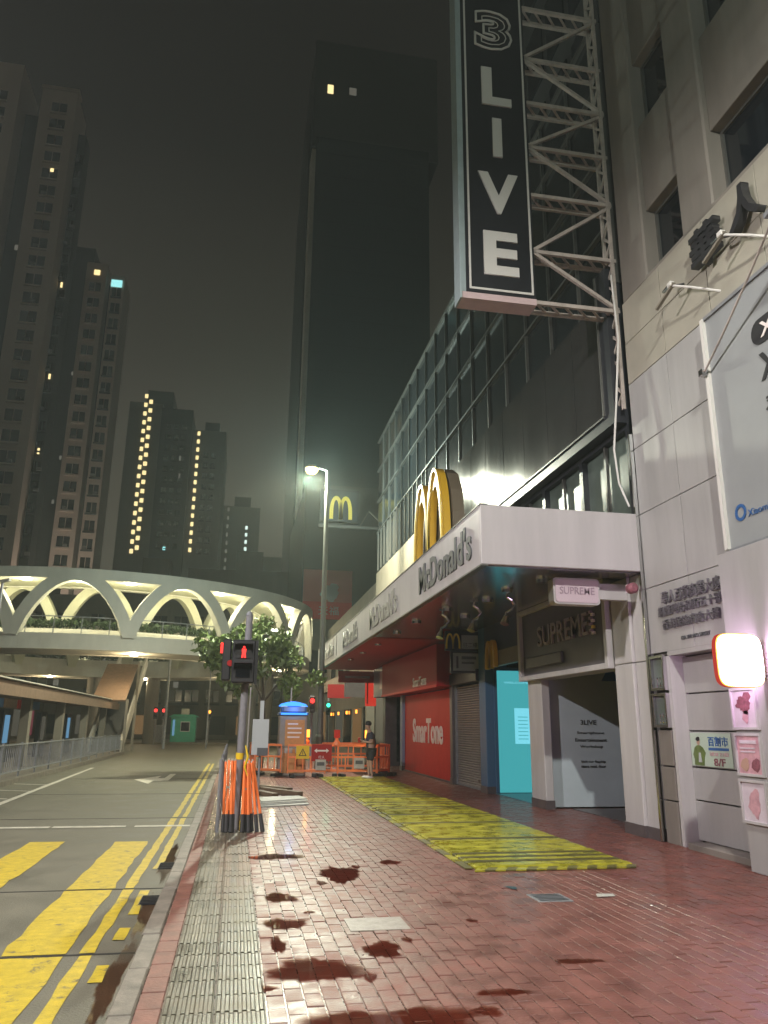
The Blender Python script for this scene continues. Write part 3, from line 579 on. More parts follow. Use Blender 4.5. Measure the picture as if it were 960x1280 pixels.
part('border_line', 'sign_letter', lv, (3.56, 3.595, sy0-.02, sy0-.008, 8.92, 15.7), (4.70, 4.735, sy0-.02, sy0-.008, 8.92, 15.7), (3.595, 4.70, sy0-.02, sy0-.008, 8.92, 8.96), (3.595, 4.70, sy0-.02, sy0-.008, 15.66, 15.7))
for ch, cx, cz, w_, h_ in (('L', 4.17, 13.30, .58, .86), ('I', 4.155, 12.14, .18, .86), ('V', 4.14, 10.92, .76, .86), ('E', 4.15, 9.67, .64, .88)):
    text('letter', ch, 'sign_letter', lv, (cx, sy0-.03, cz), **FACE, width=w_, height=h_, ext=.03, off=.035 if ch != 'I' else 0)
text('numeral', '3', 'sign_letter', lv, (4.15, sy0-.025, 14.65), **FACE, width=.78, height=.95, ext=.02, off=.06, outline=.016)
text('numeral', '3', 'sign_letter', lv, (4.16, sy0-.025, 14.65), **FACE, width=.52, height=.70, ext=.02, off=.0, outline=.008)
for z in (15.39, 14.14, 13.09, 12.08, 11.02, 9.83, 8.80):
    b_ = MB(); b_.bar((sx1, 11.30, z), (6.36, 11.30, z), .06, .07); b_.bar((sx1, 11.58, z-.02), (6.36, 11.58, z-.02), .06, .07)
    for k in range(6): x = sx1+.02+k*.26; b_.bar((x, 11.32, z), (x+.26, 11.56, z-.01), .035)
    b_.build('truss_arm', 'truss', lv)
zz = [8.80, 9.83, 11.02, 12.08, 13.09, 14.14, 15.39]
for i in range(6):
    a, b_ = ((6.34, zz[i]), (sx1, zz[i+1])) if i % 2 == 0 else ((sx1, zz[i]), (6.34, zz[i+1]))
    MB().bar((a[0], 11.3, a[1]+.03), (b_[0], 11.3, b_[1]-.03), .06).build('diagonal', 'truss', lv)
b_ = MB()
for x, y in ((6.28, 11.27), (6.28, 11.52)): b_.bar((x, y, 6.9), (x, y, 17), .055)
for k in range(40): b_.bar((6.28, 11.27 if k % 2 else 11.52, 6.95+k*.25), (6.28, 11.52 if k % 2 else 11.27, 7.2+k*.25), .04)
b_.build('wall_ladder', 'truss', lv)

# ================================================================== STONE BUILDING (right foreground)
tb = thing('stone_building', 'pale stone-panelled building with dark windows beside the tall sign', 'building', (9, 3, 0))
Y1 = 11.16
part('wall', 'joint', tb, (6.72, 20, -14, Y1, -.3, 8.86), (6.39, 6.72, 8.9, Y1, 2.75, 8.86), (6.39, 6.72, -14, 8.9, 0, 8.86), (6.39, 6.72, 10.72, Y1, 0, 2.75)); part('upper_wall', 'granite', tb, (6.9, 20, -14, Y1, 8.86, 40))
yj = [Y1, 9.95, 8.74, 7.53, 6.32, 5.11, 3.9, 2.69, 1.48, .27, -.94]; zj = [2.72, 3.75, 4.98, 6.12, 7.3, 8.07, 8.86]
for i in range(10):
    for k in range(6):
        if i < 2 or k >= 1: part('wall_panel', 'tile_cream' if k >= 4 else 'tile', tb, (6.34+random.uniform(-.003, .003), 6.40, yj[i+1]+.006, yj[i]-.006, zj[k]+.006, zj[k+1]-.006), c=.003)
part('corner_trim', 'chrome', tb, (6.28, 6.34, 11.165, 11.215, 0, 6.4)); 
# columns and spandrels of the upper floors
for ya, yb in ((10.32, Y1), (8.44, 9.24), (1.8, 2.8), (-6, -5)): part('column', 'granite', tb, (6.36, 6.9, ya, yb, 8.86, 40), c=.03)
for z0_, z1_ in ((10.2, 11.93), (13.3, 14.9), (16.4, 18), (19.4, 21), (22.4, 24), (25.4, 40)):
    for ya, yb in ((9.24, 10.32), (2.8, 8.44), (-5, 1.8)): part('spandrel', 'granite', tb, (6.46, 6.9, ya, yb, z0_, z1_), c=.01)
for z0_, z1_ in ((8.93, 10.2), (11.93, 13.3), (14.9, 16.4), (18, 19.4)):
    for ya, yb in ((9.24, 10.32), (2.8, 8.44)):
        f_ = part('window', 'mullion', tb, (6.62, 6.72, yb-.05, yb, z0_, z1_), (6.62, 6.72, ya, ya+.05, z0_, z1_), (6.62, 6.72, ya+.05, yb-.05, z0_, z0_+.05), (6.62, 6.72, ya+.05, yb-.05, z1_-.05, z1_)); part('pane', 'dark_glass', f_, (6.66, 6.69, ya+.05, yb-.05, z0_+.05, z1_-.05))
        if yb-ya > 3:
            for k in (1, 2): part('mullion', 'dark_frame', f_, (6.64, 6.665, ya+(yb-ya)*k/3-.03, ya+(yb-ya)*k/3+.03, z0_+.05, z1_-.05))
part('sill', 'granite', tb, (6.36, 6.66, -5, 10.32, 8.862, 8.93))
# near pier with posters, recess wall with panels
part('pier_face', 'tile', tb, (6.05, 6.4, -4, 8.80, 0, 2.2), c=.006); part('pier_face', 'tile', tb, (6.05, 6.4, -4, 8.80, 2.206, 3.78), c=.006)
part('recess_back', 'joint', tb, (6.62, 6.73, 8.8, 10.72, 0, 2.78)); part('recess_head', 'tile', tb, (6.345, 6.62, 8.8, 10.70, 2.66, 2.74))
part('door_step', 'granite', tb, (6.28, 6.64, 8.82, 10.5, -.02, .085), c=.012)
for k, (za, zb) in enumerate(((.09, .62), (.63, 1.07), (1.08, 1.57), (1.58, 2.1), (2.11, 2.64))):
    part('recess_panel', 'tile', tb, (6.56, 6.62, 9.1, 10.66, za+.005, zb-.005), c=.005)
part('jamb', 'dark_frame', tb, (6.4, 6.62, 8.82, 9.06, .09, 2.65)); part('jamb', 'white_panel', tb, (6.345, 6.62, 10.66, 10.74, 0, 2.66))
for k, (za, zb) in enumerate(((.0, .58), (.6, 1.06), (1.08, 1.58))): part('side_panel', 'granite', tb, (6.33, 6.4, 10.76, 11.12, za, zb), c=.005)
# display cases
for k, (za, zb) in enumerate(((1.62, 2.12), (2.16, 2.68))):
    dc = thing('display_case', 'narrow glass display case on the stone wall, ' + ('lower of two' if k == 0 else 'upper of two'), 'display case', (6.35, 10.94, za))
    part('frame', 'chrome', dc, (6.28, 6.39, 10.74, 10.78, za, zb), (6.28, 6.39, 11.1, 11.14, za, zb), (6.28, 6.39, 10.78, 11.1, zb-.04, zb), (6.28, 6.39, 10.78, 11.1, za, za+.04)); part('back', 'granite_dark', dc, (6.375, 6.39, 10.78, 11.1, za+.04, zb-.04)); part('pane', 'dirty_glass', dc, (6.33, 6.338, 10.78, 11.1, za+.04, zb-.04))
    for q in range(3): MB().lathe([(.02, 0), (.035, .04), (.02, .09), (.03, .14), (.012, .18)], (6.35, 10.86+q*.08, za+.04), 10).build('ornament', 'chrome', dc)
# poster with a person and 8/F
po = thing('shop_poster', 'poster reading 8/F with a figure in green on the recess panel', 'poster', (6.55, 9.9, 1.1))
part('sheet', 'poster_green', po, (6.545, 6.556, 9.66, 10.62, 1.10, 1.55)); text('lettering', '百割市', 'poster_blue', po, (6.54, 9.95, 1.44), **WALL, width=.46, height=.13, ext=.006, off=.012); part('strip', 'poster_blue', po, (6.538, 6.544, 9.72, 10.18, 1.32, 1.355)); text('lettering', '8/F', 'poster_dark', po, (6.54, 9.95, 1.165), **WALL, width=.26, height=.10, ext=.006, off=.012); text('lettering', '2838 2182', 'poster_pink', po, (6.54, 9.95, 1.27), **WALL, width=.44, height=.045, ext=.006)
MB().prism([(-.13, 0), (.10, 0), (.12, .10), (.16, .17), (.10, .24), (.035, .27), (-.035, .27), (-.10, .24), (-.15, .14), (-.12, .08)], (6.544, 10.42, 1.11), (0, -1, 0), (0, 0, 1), (-.006, 0, 0)).build('figure_print', 'leaf', po); MB().prism(blob(0, 0, .036, .048, 14, .08), (6.543, 10.42, 1.43), (0, -1, 0), (0, 0, 1), (-.006, 0, 0)).build('head_print', 'skin', po); MB().prism(blob(0, 0, .044, .03, 14, .1), (6.541, 10.425, 1.465), (0, -1, 0), (0, 0, 1), (-.006, 0, 0)).build('hair_print', 'hair', po); MB().prism([(-.04, 0), (.04, 0), (.02, .13), (-.02, .13)], (6.537, 10.40, 1.15), (0, -1, 0), (0, 0, 1), (-.004, 0, 0)).build('shirt_print', 'ad_white', po)
# three framed posters on the pier
for k, (z, m1, desc) in enumerate(((1.60, 'poster_dark', 'with dark red blossoms, topmost'), (1.07, 'poster_pink', 'in pink with lettering, the middle one'), (.54, 'poster_pale', 'in pale mauve with a drawing, the lowest one'))):
    q = thing('framed_poster', 'white framed poster ' + desc + ' on the pier', 'poster', (6.02, 8.57, z))
    f_ = part('frame', 'white_panel', q, (6.015, 6.052, 8.325, 8.355, z, z+.49), (6.015, 6.052, 8.785, 8.815, z, z+.49), (6.015, 6.052, 8.355, 8.785, z, z+.03), (6.015, 6.052, 8.355, 8.785, z+.46, z+.49)); part('print', 'poster_pale', q, (6.035, 6.047, 8.355, 8.785, z+.03, z+.46))
    if k == 0: MB().prism(blob(0, 0, .15, .10, 30, .35), (6.034, 8.57, z+.31), (0, -1, 0), (0, 0, 1), (-.004, 0, 0)).build('blossom_print', m1, q); MB().prism(blob(0, 0, .06, .07, 20, .2), (6.034, 8.56, z+.15), (0, -1, 0), (0, 0, 1), (-.004, 0, 0)).build('vase_print', 'poster_pink', q)
    if k == 1:
        part('print_top', m1, q, (6.028, 6.034, 8.36, 8.78, z+.03, z+.455)); part('print_line', 'poster_pale', q, (6.022, 6.027, 8.42, 8.72, z+.37, z+.41), (6.022, 6.027, 8.45, 8.72, z+.31, z+.325), (6.022, 6.027, 8.45, 8.72, z+.27, z+.285)); 
        for yy in (8.46, 8.66): MB().prism(blob(0, 0, .08, .07, 18, .15), (6.027, yy, z+.13), (0, -1, 0), (0, 0, 1), (-.004, 0, 0)).build('flower_print', 'poster_dark' if yy < 8.5 else 'skin', q)
    if k == 2: MB().prism(blob(0, 0, .11, .14, 24, .25), (6.034, 8.57, z+.23), (0, -1, 0), (0, 0, 1), (-.004, 0, 0)).build('drawing_print', 'poster_pink', q)
# glowing sign
gl = thing('glowing_sign', 'blown-out glowing white rounded sign with an orange rim on the pier', 'lightbox', (5.7, 8.1, 2.0))
def squircle(w_, h_, n=40, p=.42): return [(w_/2*abs(math.cos(2*PI*i/n))**p*(1 if math.cos(2*PI*i/n) >= 0 else -1), h_/2*abs(math.sin(2*PI*i/n))**p*(1 if math.sin(2*PI*i/n) >= 0 else -1)) for i in range(n)]
MB().prism(squircle(.60, .62), (5.71, 8.09, 2.375), (1, 0, 0), (0, 0, 1), (0, .07, 0)).build('rim', 'glow_rim', gl)
MB().prism(squircle(.595, .615), (5.71, 8.08, 2.375), (1, 0, 0), (0, 0, 1), (0, .009, 0)).build('edge', 'bloom_ring', gl)  # emissive yellow ring painted in for the bloom around the face
MB().prism(squircle(.565, .585), (5.71, 8.065, 2.375), (1, 0, 0), (0, 0, 1), (0, .014, 0)).build('face', 'glow_front', gl); MB().prism(squircle(.565, .585), (5.71, 8.161, 2.375), (1, 0, 0), (0, 0, 1), (0, .012, 0)).build('back_face', 'glow_front', gl)
part('bracket', 'galv', gl, (6.0, 6.05, 8.12, 8.18, 2.5, 2.56), (6.0, 6.05, 8.12, 8.18, 2.18, 2.24))
# raised address lettering on the wall
for k, (t_, z, w_, h_, lab) in enumerate((('華人百貨商業大廈', 3.52, 1.5, .22, 'top row of raised metal Chinese lettering on the pale stone wall'), ('銅鑼灣怡和街五十號', 3.32, 1.62, .17, 'middle row of raised metal Chinese lettering on the pale stone wall'), ('香港保險商會大樓', 3.12, 1.45, .17, 'lowest row of raised metal Chinese lettering on the stone wall'))):
    o = text('raised_lettering', t_, 'steel_letter', None, (6.315, 9.92+(.0, .06, .06)[k], z), **WALL, width=w_, height=h_*.88, ext=.03, off=.0); tag(o, lab, 'lettering')
o = text('street_lettering', '68A YEE WO STREET', 'letter_grey', None, (6.33, 9.9, 2.88), **WALL, width=.72, height=.055, ext=.012, off=.01); tag(o, 'small dark lettering reading YEE WO STREET on the stone wall', 'lettering')
# large building name with lamp arms
for ch, y, z in (('華', 8.52, 8.3), ('人', 7.62, 8.3)):
    o = text('building_name_character', ch, 'signal_black', None, (6.22, y, z-.02), **WALL, width=.62, height=.62, ext=.12, off=.03); tag(o, 'large raised black character of many crowded strokes on the cream fascia' if ch == '華' else 'large raised black character of two slanting strokes on the cream fascia', 'lettering')
for k, y in enumerate((9.1, 7.85)):
    q = thing('sign_lamp', 'unlit lamp on a white arm below the ' + ('many-stroked black character' if k == 0 else 'two-stroked black character'), 'wall lamp', (6.3, y, 7.75), 'lamps below the building name')
    MB().tube([(6.35, y-.62, 7.52), (6.15, y-.3, 7.75), (6.02, y+.05, 7.98)], .018, 8).build('arm', 'sign_letter', q); MB().tube([(6.33, y+.18, 8.12), (6.15, y+.35, 8.15), (6.05, y+.3, 8.02), (6.02, y+.08, 7.98)], .022, 8).build('stay', 'signal_black', q)
    part('knuckle', 'sign_letter', q, (5.98, 6.06, y-.0, y+.1, 7.95, 8.03), c=.01); MB().bar((6.03, y-.02, 7.98), (5.98, y+.42, 7.78), .05, .035).build('lamp_head', 'beige_wall', q)
# billboard
bi = thing('wall_billboard', 'large white phone billboard with black pill logo fixed to the stone wall', 'billboard', (6.2, 6, 3.85))
part('board', 'billboard_white', bi, (6.20, 6.30, 1.5, 8.70, 3.85, 7.15)); part('edge_strip', 'sign_letter', bi, (6.15, 6.31, 8.70, 8.765, 3.85, 7.18)); part('frame', 'galv', bi, (6.17, 6.31, 1.5, 8.70, 7.15, 7.2), (6.17, 6.31, 1.5, 8.70, 3.80, 3.85))
MB().prism(rrect(1.5, .34, .16), (6.198, 7.05, 6.42), (0, -1, 0), (0, 0, 1), (-.008, 0, 0)).build('pill_logo', 'signal_black', bi); text('lettering', 'Xiaomi', 'white_letter', bi, (6.185, 7.15, 6.42), **WALL, width=.95, height=.2, ext=.006, off=.02)
text('lettering', 'X', 'signal_black', bi, (6.192, 7.55, 5.95), **WALL, width=.34, height=.36, ext=.01, off=.02); text('lettering', '登', 'signal_black', bi, (6.192, 7.52, 5.38), **WALL, width=.38, height=.36, ext=.01)
rg = MB()
for i in range(20): a, b_ = 2*PI*i/20, 2*PI*(i+1)/20; rg.bar((6.193, 8.42+.09*math.cos(a), 4.27+.09*math.sin(a)), (6.193, 8.42+.09*math.cos(b_), 4.27+.09*math.sin(b_)), .04, .01, up=(1, 0, 0))
rg.build('ring_logo', 'poster_blue', bi); text('lettering', 'Xiaomi Store', 'poster_blue', bi, (6.19, 7.9, 4.22), **WALL, width=.75, height=.09, ext=.006)
p = (6.12, 8.74, 6.36); q = thing('billboard_strut', 'grey strut rising from the side edge of the billboard', 'strut', p)
MB().tube([p, (6.02, 8.05, 6.66), (5.9, 7.35, 6.97), (5.75, 6.6, 7.3)], .015, 8).build('arm', 'truss', q); part('clamp', 'chrome', q, (6.06, 6.17, 8.70, 8.79, 6.31, 6.41), c=.01); MB().bar((5.75, 6.65, 7.3), (5.7, 6.1, 7.35), .2, .06).build('lamp_head', 'galv', q)
# cable down the joint between both buildings
single('wall_cable', 'sign_letter', 'thin pale cable hanging down the joint between two buildings', 'cable', MB().tube([(6.22, 11.24, 9.5), (6.24, 11.2, 8.2), (6.16, 11.3, 7.0), (6.12, 11.42, 6.2), (6.15, 11.4, 5.6), (6.24, 11.28, 5.15)], .018, 6))

# ================================================================== STREET LAMPS
def street_lamp(label, x, y, zt, hx, power, aim, col=(1.0, .80, .50), added_glow=0):
    t = thing('street_lamp', label, 'street lamp', (x, y, 0), 'street lamps')
    MB().lathe([(.16, 0), (.16, 1.2), (.13, 1.3), (.115, 2.5), (.085, zt-1.2), (.06, zt)], (x, y, 0), 14).build('pole', 'lamp_pole', t); MB().cyl((x, y, -.02), (x, y, .04), .26, .26, 16).build('base_plate', 'galv', t)
    MB().tube([(x, y, zt-.1), (x-.08, y, zt+.03), (x+(hx-x)*.6, y, zt+.12)], .04, 8).build('arm', 'lamp_pole', t)
    b = MB(); b.lathe([(.02, .18), (.16, .14), (.27, .05), (.28, .0)], (hx, y, zt+.06), 18); b.sm = True; b.build('lamp_shade', 'lamp_pole', t)
    g = MB(); g.lathe([(.26, .0), (.25, -.09), (.17, -.2), (.02, -.25)], (hx, y, zt+.055), 18); g.sm = True; g.build('lamp_bowl', 'lamp_glow', t)
    s = spot('lamp_light', t, (hx, y, zt-.3), power, col, .16, 178, .45, aim)
    if added_glow: point('added_lamp_glow', t, (hx, y, zt-.32), added_glow, (.80, 1.0, .90), .2)  # added greenish light: stands in for lamp glare, brightens haze and upper surfaces
    return t
street_lamp('tall street lamp with glowing yellow head behind the orange barriers', 3.18, 30, 11.75, 2.52, 3600, (0, -.05, -1), (1, .86, .58), 3000)
street_lamp('street lamp standing on the pavement beside the kerb-side shops', 2.6, -.9, 11.3, 2.0, 3300, (.04, .10, -1), (1, .95, .88), 520)
street_lamp('added street lamp out of view across the road, filling the shaded shop fronts', -8.9, 8.0, 10.0, -8.2, 4200, (.2, .1, -1), (1, .91, .93))  # added fill lamp outside the view, lightens the shade under the canopy

# ================================================================== SIGNAL POST AND THINGS AT THE KERB
sg = thing('pedestrian_signal', 'grey signal post with a red standing man lit, leaning orange posts around it', 'traffic signal', (.11, 13.3, 0))
MB().cyl((.11, 13.3, -.02), (.15, 13.3, 3.42), .062, .058, 16).build('post', 'pole_grey', sg); MB().cyl((.14, 13.3, 3.40), (.15, 13.3, 3.47), .066, .03, 16).build('cap', 'galv', sg); MB().cyl((.116, 13.3, 1.06), (.118, 13.3, 1.16), .066, .066, 16).build('tape_band', 'yellow_sign', sg)
hd = part('signal_head', 'signal_black', sg, (-.10, .27, 13.0, 13.18, 2.26, 2.96), c=.02); part('bracket', 'galv', sg, (.1, .18, 13.18, 13.3, 2.36, 2.42), (.1, .18, 13.18, 13.3, 2.78, 2.84))
part('backplate', 'signal_black', sg, (.27, .32, 13.05, 13.2, 2.24, 2.96))
for zc, lit in ((2.76, True), (2.45, False)):
    part('lens', 'signal_black' if lit else 'dark_glass', hd, (-.03, .2, 12.985, 12.999, zc-.1, zc+.11)); h_ = MB(); h_.add([(-.06, 13.0, zc+.14), (.23, 13.0, zc+.14), (.23, 12.84, zc+.12), (-.06, 12.84, zc+.12), (-.06, 13.0, zc-.05), (.23, 13.0, zc-.05)], [(0, 1, 2, 3), (0, 3, 4), (1, 5, 2)]); h_.build('visor', 'signal_black', hd)
mn_ = MB(); mn_.prism(blob(0, 0, .018, .018, 12, 0), (.085, 12.982, 2.835), (1, 0, 0), (0, 0, 1), (0, -.006, 0)); mn_.prism([(-.03, .0), (.03, .0), (.035, .07), (-.035, .07)], (.085, 12.982, 2.74), (1, 0, 0), (0, 0, 1), (0, -.006, 0)); mn_.prism([(-.035, -.075), (-.01, -.075), (0, -.01), (.01, -.075), (.035, -.075), (.028, .0), (-.028, .0)], (.085, 12.982, 2.738), (1, 0, 0), (0, 0, 1), (0, -.006, 0)); mn_.build('red_man', 'red_light', hd)
h2 = part('side_signal_head', 'signal_black', sg, (-.26, -.12, 13.12, 13.4, 2.30, 2.98), c=.02); MB().cyl((-.262, 13.26, 2.84), (-.30, 13.26, 2.84), .085, .085, 16).build('red_lens', 'red_light', h2); MB().cyl((-.13, 13.11, 2.58), (-.13, 13.10, 2.58), .05, .05, 14).build('reflected_lens', 'red_sign', h2)
# leaning posts
tops = [(-.10, 13.20), (-.05, 13.16), (0.0, 13.14), (.05, 13.12), (.20, 13.14), (.22, 13.2), (.25, 13.16), (.27, 13.22), (.31, 13.2), (.33, 13.28), (.02, 13.35), (.18, 13.38)]
feet = [(-.08, 12.92), (-.03, 12.86), (.04, 12.84), (.06, 12.9), (.21, 12.86), (.27, 12.9), (.31, 12.84), (.36, 12.92), (.44, 12.88), (.53, 12.9), (.0, 13.75), (.23, 13.75)]
for k, (a, b_) in enumerate(zip(tops, feet)):
    f_ = Vector((b_[0], b_[1], 0)); tp = Vector((a[0], a[1], 1.0+random.uniform(-.03, .05)+.02)); d = (tp-f_)
    q = thing('marker_post', 'orange marker post with black foot leaning against the signal post', 'marker post', f_[:], 'orange posts leaning on the signal post')
    MB().cyl(f_+d*.24, tp, .024, .021, 10).build('tube', 'orange_pole', q); b2_ = MB(); b2_.cyl(f_+d*.01, f_+d*.25, .034, .03, 8); b2_.build('foot', 'black_rubber', q); MB().cyl(tp-d*.01, tp+d*.03, .012, .01, 8).build('tip', 'sheet_white', q)
    if k in (1, 5): MB().cyl(f_+d*.6, f_+d*.63, .026, .026, 10).build('reflector', 'sheet_white', q)
single('yellow_tag', 'yellow_sign', 'yellow plastic block at the foot of the signal post', 'block', MB().box(.17, .26, 12.93, 13.0, 0.006, .17, c=.008))
single('yellow_wrap', 'yellow_sign', 'crumpled yellow tape hanging among the orange posts', 'tape', MB().tube([(.2, 13.08, 1.28), (.24, 13.04, 1.1), (.2, 13.06, .95), (.25, 13.03, .82)], [.012, .02, .016, .006], 6))
# kerb railing
kr = thing('kerb_railing', 'grey metal kerb railing running away behind the orange posts', 'railing', (-.2, 17, 0))
for y in (12.95, 15.0, 17.0, 19.0, 21.0, 23.0): MB().cyl((-.17, y, -.01), (-.17, y, 1.08), .03, .03, 10).build('post', 'galv', kr)
for z in (.22, .98): MB().cyl((-.17, 12.95, z), (-.17, 23, z), .022, .022, 8).build('rail', 'galv', kr)
for i in range(66): MB().cyl((-.17, 13.1+i*.15, .22), (-.17, 13.1+i*.15, .98), .008, .008, 6).build('bar', 'galv', kr)
nb_ = thing('notice_board', 'pale green notice board on a thin post behind the orange posts', 'notice board', (.5, 17, 0)); part('board', 'ad_white', nb_, (.38, .72, 17, 17.03, 1.0, 1.72)); MB().cyl((.56, 17.05, 0), (.56, 17.05, 2.05), .025, .025, 8).build('post', 'galv', nb_); part('plate', 'letter_grey', nb_, (.5, .72, 16.98, 16.999, .98, 1.14)); part('upper_sleeve', 'ad_white', nb_, (.52, .60, 17.0, 17.1, 1.72, 2.1))
for k, (p, q, lab) in enumerate((((.55, 21.4), (1.45, 20.2), 'thick brown timber plank lying behind the leaning posts'), ((.75, 20.3), (1.6, 19.0), 'brown timber plank lying near the stacked white sheets'), ((.6, 19.3), (1.0, 18.6), 'short offcut of dark timber on the pavers'))):
    single('timber_plank', 'timber', lab, 'plank', MB().bar((*p, .07+k*.01), (*q, .06), .16, .1))
for k in range(4):
    a = random.uniform(-.1, .1); o = single('white_sheet', 'sheet_white', 'thin white board lying in a loose stack on the pavers', 'board', MB().prism([(0, 0), (1.05, .5), (1.0, 1.2), (.05, 1.0)], (.55+k*.03, 16.6+k*.12, .008+k*.022), (math.cos(a), math.sin(a), 0), (-math.sin(a), math.cos(a), 0), (0, 0, .016)), 'white boards on the pavers')

# ================================================================== WORKS BARRIERS
def barrier(label, p, q, parts=True):
    p, q = Vector((*p, 0)), Vector((*q, 0)); d = (q-p).normalized(); L_ = (q-p).length; n = Vector((-d.y, d.x, 0))
    t = thing('works_barrier', label, 'barrier', (p+q)[:] and ((p+q)/2)[:], 'orange works barriers')
    Z = Vector((0, 0, 1))
    for z, h_ in ((.98, .07), (.62, .06), (.20, .07)): MB().bar(p+Z*z, q+Z*z, .05, h_).build('rail', 'orange_plastic', t)
    k = max(4, int(L_/.22))
    for i in range(k+1): MB().bar(p+d*(L_*i/k)+Z*(.2 if 0 < i < k else .12), p+d*(L_*i/k)+Z*(.62 if 0 < i < k and i % 2 else .98), .045 if 0 < i < k else .07, .035).build('upright', 'orange_plastic', t)
    for u in (.12, .88): f_ = p+d*L_*u; MB().bar(f_-n*.28+Z*.06, f_+n*.28+Z*.06, .14, .09).build('foot', 'black_rubber', t)
    return t
barrier('orange plastic barrier in front of the wrapped phone booth, beside the signal post', (.75, 26.9), (1.55, 26.3)); barrier('orange plastic barrier carrying the yellow triangle sign', (1.75, 25.9), (2.95, 25.9)); barrier('orange plastic barrier carrying the red arrow sign', (2.55, 26.25), (3.4, 26.1)); barrier('orange plastic barrier with a white label and a warning lamp', (3.35, 25.9), (4.65, 26.0)); barrier('orange plastic barrier at the corner behind the person', (4.68, 26.0), (5.15, 26.5)); barrier('orange plastic barrier running back beside the shops', (5.2, 26.6), (5.2, 28.3)); barrier('orange plastic barrier along the kerb side of the works', (.72, 27.0), (.6, 28.8)); barrier('orange plastic barrier at the back of the works', (3.2, 29.1), (5.1, 29.1))
rsn = thing('arrow_sign', 'red works sign with a white double arrow', 'sign', (2.8, 25.85, .45)); part('plate', 'red_sign', rsn, (2.5, 3.15, 25.84, 25.862, .5, 1.02)); MB().prism([(-.24, 0), (-.15, .07), (-.15, .025), (.15, .025), (.15, .07), (.24, 0), (.15, -.07), (.15, -.025), (-.15, -.025), (-.15, -.07)], (2.82, 25.835, .82), (1, 0, 0), (0, 0, 1), (0, -.006, 0)).build('arrow', 'white_letter', rsn); text('lettering', '行人', 'white_letter', rsn, (2.82, 25.832, .62), **FACE, width=.2, height=.1, ext=.005)
ys_ = thing('warning_sign', 'yellow square sign with a black warning triangle', 'sign', (2.2, 25.84, .6)); part('plate', 'yellow_sign', ys_, (2.0, 2.42, 25.83, 25.85, .57, .97)); MB().prism([(-.13, -.1), (.13, -.1), (0, .13)], (2.21, 25.826, .76), (1, 0, 0), (0, 0, 1), (0, -.004, 0)).build('triangle', 'signal_black', ys_); MB().prism([(-.085, -.075), (.085, -.075), (0, .085)], (2.21, 25.82, .76), (1, 0, 0), (0, 0, 1), (0, -.004, 0)).build('triangle_fill', 'yellow_sign', ys_); part('mark', 'signal_black', ys_, (2.2, 2.22, 25.808, 25.814, .70, .80))
for k, (x, lab) in enumerate(((2.8, 'small white label plate under the red arrow sign'), (4.05, 'white label plate with dark print on the barrier by the person'))):
    q = part('label_plate', 'sheet_white', None, (x-.17, x+.17, 25.83, 25.85, .22+k*.05, .55+k*.05)); tag(q, lab, 'label plate'); part('print', 'letter_grey', q, (x-.12, x+.12, 25.822, 25.829, .36+k*.05, .47+k*.05), local=True)
for k, (x, y, lit, lab) in enumerate(((3.33, 26.0, 0, 'unlit orange warning lamp on the barrier beside the red arrow sign'), (4.35, 25.97, 1, 'lit amber warning lamp on the barrier beside the person'), (2.42, 26.9, 1, 'lit amber warning lamp beside the wrapped phone booth'), (1.02, 26.7, 0, 'orange warning lamp on the barrier left of the phone booth'))):
    q = thing('warning_lamp', lab, 'warning lamp', (x, y, .99)); MB().lathe([(.12, 0), (.10, .1), (.05, .18), (.05, .24)], (x, y, .985), 12).build('body', 'orange_plastic', q); b = MB(); b.cyl((x, y, 1.22), (x, y, 1.47), .1, .1, 14); b.build('lens', 'amber_light' if lit else 'red_board', q)
    if lit: point('lamp_light', q, (x, y-.2, 1.4), 6, (1, .4, .08), .05)
# phone booth wrapped in posters
ph = thing('phone_booth', 'narrow phone booth with a blue lit top and orange poster behind the barrier', 'phone booth', (1.93, 26.9, 0))
part('body', 'booth_grey', ph, (1.47, 2.38, 26.5, 27.4, 0, 1.92), c=.03); part('poster', 'poster_orange', ph, (1.66, 2.30, 26.485, 26.499, .95, 1.78)); part('lower_panel', 'poster_orange', ph, (1.6, 2.34, 26.487, 26.499, .1, .85)); part('label', 'sheet_white', ph, (1.64, 1.92, 26.48, 26.486, .72, .88), (2.02, 2.28, 26.48, 26.486, .72, .88))
for k, wd in enumerate((.34, .46, .46, .4)): part('poster_line', 'white_letter', ph, (1.74, 1.74+wd, 26.475, 26.484, 1.62-k*.14, 1.67-k*.14))
tp_ = part('top', 'poster_blue', ph, (1.43, 2.42, 26.44, 27.46, 1.92, 2.02), (1.5, 2.35, 26.5, 27.4, 2.02, 2.22), c=.02); part('light_strip', 'blue_light', tp_, (1.5, 2.36, 26.42, 26.436, 1.94, 2.0)); part('name_panel', 'pale_blue_sign', tp_, (1.6, 2.28, 26.485, 26.499, 2.05, 2.19)); MB().lathe([(.5, 0), (.42, .08), (.2, .14), (.05, .16)], (1.93, 26.95, 2.22), 16).build('roof', 'blue_light', tp_)
point('booth_light', ph, (1.93, 26.25, 2.1), 4, (.1, .3, 1), .1)

